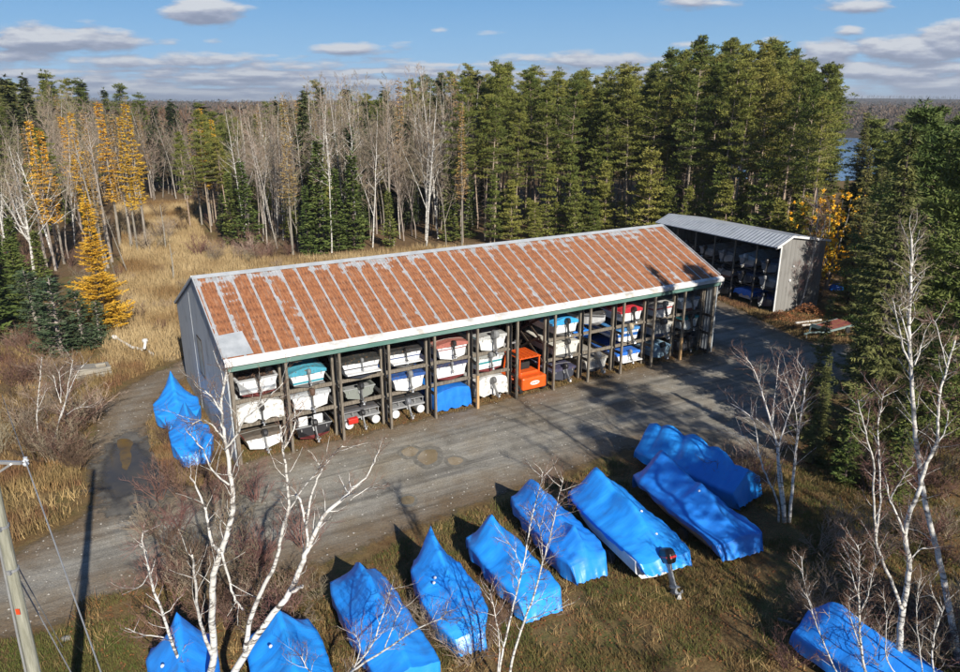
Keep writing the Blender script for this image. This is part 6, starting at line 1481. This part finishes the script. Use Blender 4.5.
M['straw'] = mat('straw_blades', (.29, .20, .095), .8, col2=(.46, .35, .19), scale=.25, col3=(.20, .12, .05), scale3=.1, lo3=.5, hi3=.65, spec=.2)
M['weeds'] = mat('ochre_weeds', (.18, .122, .052), .8, col2=(.29, .21, .095), scale=.5, col3=(.18, .095, .05), scale3=.3, lo3=.48, hi3=.6, spec=.2)
M['turf'] = mat('brown_green_grass', (.145, .108, .042), .8, col2=(.095, .12, .03), scale=.35, col3=(.25, .17, .075), scale3=.8, lo3=.5, hi3=.65, spec=.2)
M['green_turf'] = mat('green_grass', (.085, .115, .025), .8, col2=(.14, .13, .04), scale=.7, spec=.2)
def dens(s, thr): return lambda x, y: vnoise(x, y, s, 5) > thr
blades('tall_dry_grass', in_poly(MEADOW, 30000, 1), 1.0, .035, M['straw'], 'tall straw-coloured grass filling the field behind the shed', seed=2, per=3)
RD = [(-36, 33), (-25, 27), (-21.5, 27.0), (-19.8, 29.2), (-19.6, 31), (-21, 33.5), (-22.6, 36.4), (-24, 39.7), (-25.4, 43.5), (-25.3, 48), (-24, 52), (-30, 52), (-36, 62), (-48, 60), (-44, 40)]
blades('roadside_weeds', in_poly(RD, 16000, 3, dens(.35, -.25)), .68, .020, M['weeds'], 'ochre and brown weeds on the bank left of the driveway', seed=4, per=3)
FG = [(-16, 24), (-13, 24.8), (-7, 23.6), (-3.7, 28), (-1.4, 29.8), (2.6, 32.4), (6.6, 35.2), (9.8, 37.2), (13.2, 35.4), (16.5, 35.4), (20, 39.5), (27, 44), (30, 40), (24, 24), (16, 17), (-6, 16), (-15, 18)]
blades('rough_grass', in_poly(FG, 26000, 5, dens(.5, -.15)), .24, .014, M['turf'], 'rough brown and green grass around the blue boats', seed=6, per=4, lean=.6)
GT = [(-18, 21.5), (-15.6, 22.3), (-13.5, 23), (-11, 19), (-13, 16), (-19, 18)]
blades('short_green_grass', in_poly(GT, 6000, 7), .16, .012, M['green_turf'], 'short green grass at the foot of the utility pole', seed=8, per=3, lean=.6)
ST = [tuple(S(u, v))[:2] for u, v in ((.4, .3), (36.5, .3), (36.5, 2.2), (.4, 2.2))]
blades('shed_edge_grass', in_poly(ST, 2600, 9), .22, .016, M['weeds'], 'dry yellow grass under the boats along the shed front', seed=10, per=2, lean=.6)
SG = [(24.2, 71.2), (25.4, 66.2), (26.4, 61.2), (27.6, 57.0), (31, 56.6), (37, 58), (35, 64), (28, 65.2), (26.8, 66.5), (25.5, 72)]
blades('shed_side_grass', in_poly(SG, 5000, 11), .30, .026, M['weeds'], 'dry grass strip in front of the grey shed', seed=12, per=3, lean=.5)
LS = [tuple(G(*q))[:2] for q in ((160, 400), (186, 386), (222, 450), (228, 466), (200, 488), (166, 480), (152, 450), (150, 425))]
blades('wall_side_grass', in_poly(LS, 4000, 13), .30, .016, M['weeds'], 'dry grass around the wrapped boats by the shed left wall', seed=14, per=3, lean=.5)
M['pale_straw'] = mat('pale_tussocks', (.36, .24, .10), .8, col2=(.50, .37, .18), scale=.8, col3=(.26, .13, .05), scale3=.4, lo3=.5, hi3=.62, spec=.2)
rq = random.Random(91); tus = []
for x, y in in_poly(FG, 420, 19, dens(.22, .05)):
    for k in range(16): tus.append((x + rq.gauss(0, .16), y + rq.gauss(0, .16), rq.uniform(.7, 1.2)))
blades('straw_tussocks', tus, .34, .013, M['pale_straw'], 'pale straw tussocks dotted over the rough grass', seed=20, per=2, lean=.8)
tus = []
for x, y in in_poly(RD, 500, 22):
    for k in range(16): tus.append((x + rq.gauss(0, .25), y + rq.gauss(0, .25), rq.uniform(.7, 1.2)))
blades('bank_tussocks', tus, .7, .018, M['pale_straw'], 'russet and straw tussocks on the bank left of the driveway', seed=23, per=2, lean=.5)
rq = random.Random(17); sv, sf = [], []
for x, y in in_poly(YARD, 5200, 31, lambda x, y: not inside(x, y, WET)):
    s = rq.choice((.018, .022, .028, .035, .05)) * rq.uniform(.7, 1.3); o = len(sv); a0 = rq.uniform(0, 1.5)
    sv += [(x + math.cos(a0 + k * 1.571) * s * rq.uniform(.7, 1.2), y + math.sin(a0 + k * 1.571) * s * rq.uniform(.7, 1.2), .012) for k in range(4)] + [(x, y, .012 + s * .8)]
    sf += [(o + k, o + (k + 1) % 4, o + 4) for k in range(4)]
M['stone_bits'] = mat('loose_stone', (.30, .28, .24), .9, col2=(.46, .44, .40), scale=1.5)
tag(link_mesh('loose_stones', np_mesh('loose_stones', sv, sf, M['stone_bits'])), 'small loose stones scattered over the gravel yard', 'stones', kind='stuff')
# fallen leaves
def leaves(name, pts, s, m, label, seed):
    rs = np.random.RandomState(seed); P = np.asarray(pts); n = len(P); a = rs.uniform(0, 6.28, n); sz = s * rs.uniform(.6, 1.3, n); v = np.zeros((n, 4, 3))
    for k in range(4):
        v[:, k, 0] = P[:, 0] + np.cos(a + k * 1.57) * sz * (1 if k % 2 else .65); v[:, k, 1] = P[:, 1] + np.sin(a + k * 1.57) * sz * (1 if k % 2 else .65); v[:, k, 2] = .025 + rs.uniform(0, .03, n)
    o = link_mesh(name, np_mesh(name, v.reshape(-1, 3), np.arange(4 * n).reshape(n, 4), m, 4)); return tag(o, label, 'leaves', kind='stuff')
lf = in_poly(FG, 15000, 15) + in_poly(ST, 1500, 16) + in_poly(LS, 900, 17) + [(S(rnd.uniform(0, 36), 0).x + rnd.gauss(0, 1), S(0, 0).y + 0) for _ in range(0)]
leaves('fallen_leaves', lf, .05, M['rust_leaf'], 'brown fallen leaves scattered over the grass and yard edge', 18)

# the far woods: low crowns by the thousand
rs = np.random.RandomState(5)
def far_woods(name, n, r0, r1, h, shape, m, label, seed, lim=None, near=False):
    """low crowns by the thousand; shape 0 bare and twiggy, 1 pointed evergreen"""
    R_ = np.random.RandomState(seed); rg = random.Random(seed); base = []
    while len(base) < n:
        a = math.atan(rg.uniform(-.80, .86)); r = math.sqrt(rg.uniform(r0 * r0, r1 * r1)); x, y = r * math.sin(a), r * math.cos(a)
        if (inside(x, y, LAKE) and r < 500) or (lim and not lim(x, y)): continue
        base.append((x, y, hill_h(x, y) if r > 478 else 0))
    B = np.array(base); K = (46 if near else 26) if not shape else (40 if near else 22)
    P = np.repeat(B, K, 0); N = len(P); H = np.repeat(h * R_.uniform(.7, 1.1, n), K); aa = R_.uniform(0, 6.283, N)
    if shape:
        t = R_.uniform(.12, 1, N); w = H * (.17 if near else .27) * (1.04 - t) * R_.uniform(.2, 1, N); c = P + np.stack([np.cos(aa) * w, np.sin(aa) * w, t * H], 1)
        s = (H * (.055 if near else .085))[:, None]; d = np.stack([np.cos(aa), np.sin(aa), -.35 + 0 * aa], 1); q = np.stack([-np.sin(aa), np.cos(aa), 0 * aa], 1)
        v = np.stack([c + q * s * .7, c - q * s * .7, c + d * s * 1.5 + R_.normal(0, .2, (N, 3)) * s], 1)
    else:
        t = R_.uniform(.25, 1, N); w = H * .22 * np.sqrt(np.clip(1 - ((t - .66) / .42) ** 2, .02, 1)) * R_.uniform(0, 1, N) ** .6
        c = P + np.stack([np.cos(aa) * w, np.sin(aa) * w, t * H], 1); s = (H * (.10 if near else .12))[:, None]
        d = np.stack([np.cos(aa) * .6, np.sin(aa) * .6, .8 + 0 * aa], 1) + R_.normal(0, .3, (N, 3)); q = R_.normal(0, 1, (N, 3)); q[:, 2] *= .3
        q /= np.linalg.norm(q, axis=1)[:, None]; k = .09 if near else .30
        v = np.stack([c + q * s * k, c - q * s * k, c + d * s], 1)
    o = link_mesh(name, np_mesh(name, v.reshape(-1, 3), np.arange(3 * N).reshape(N, 3), m)); return tag(o, label, 'woods', kind='stuff')
M['far_bare'] = mat('far_bare_woods', (.11, .085, .065), .95, col2=(.17, .135, .11), scale=.03, detail=10, col3=(.17, .085, .045), scale3=.012, lo3=.55, hi3=.68, spec=.1)
M['far_green'] = mat('far_evergreens', (.030, .045, .020), .95, col2=(.06, .075, .03), scale=.05, detail=10, spec=.1)
def nolake(x, y): return not (x > 0 and y < 500 and x > .40 * y)
far_woods('distant_bare_woods', 4200, 165, 480, 17, 0, M['far_bare'], 'bare brown woods behind the near trees', 21, nolake, True)
far_woods('distant_evergreens', 1100, 160, 480, 18, 1, M['far_green'], 'dark evergreens scattered through the woods behind', 22, nolake, True)
far_woods('far_shore_woods', 7000, 482, 1500, 15, 0, M['far_bare'], 'brown leafless woods on the far shore and hills', 23)
far_woods('far_shore_evergreens', 1300, 482, 1500, 17, 1, M['far_green'], 'dark evergreens dotted over the far shore hills', 24)
far_woods('ridge_evergreens', 6000, 1500, 3400, 11, 1, M['far_green'], 'dark evergreen woods along the horizon ridge', 25)
# ------------------------------------------------------------------ the air, one even box of thin haze round everything
hz = MB(); hz.box((0, 3500, 69), (15800, 11000, 140))
mh = bpy.data.materials.new('thin_haze'); mh.use_nodes = True
nt = mh.node_tree; nt.nodes.remove(nt.nodes['Principled BSDF'])
pv = NN(nt, 'ShaderNodeVolumePrincipled'); pv.inputs['Color'].default_value = (.80, .88, 1.0, 1); pv.inputs['Density'].default_value = 0.00016; pv.inputs['Anisotropy'].default_value = 0.2
nt.links.new(pv.outputs[0], [n for n in nt.nodes if n.type == 'OUTPUT_MATERIAL'][0].inputs['Volume'])
tag(hz.build('haze', mh), kind='stuff')
scn.cycles.volume_bounces = 0
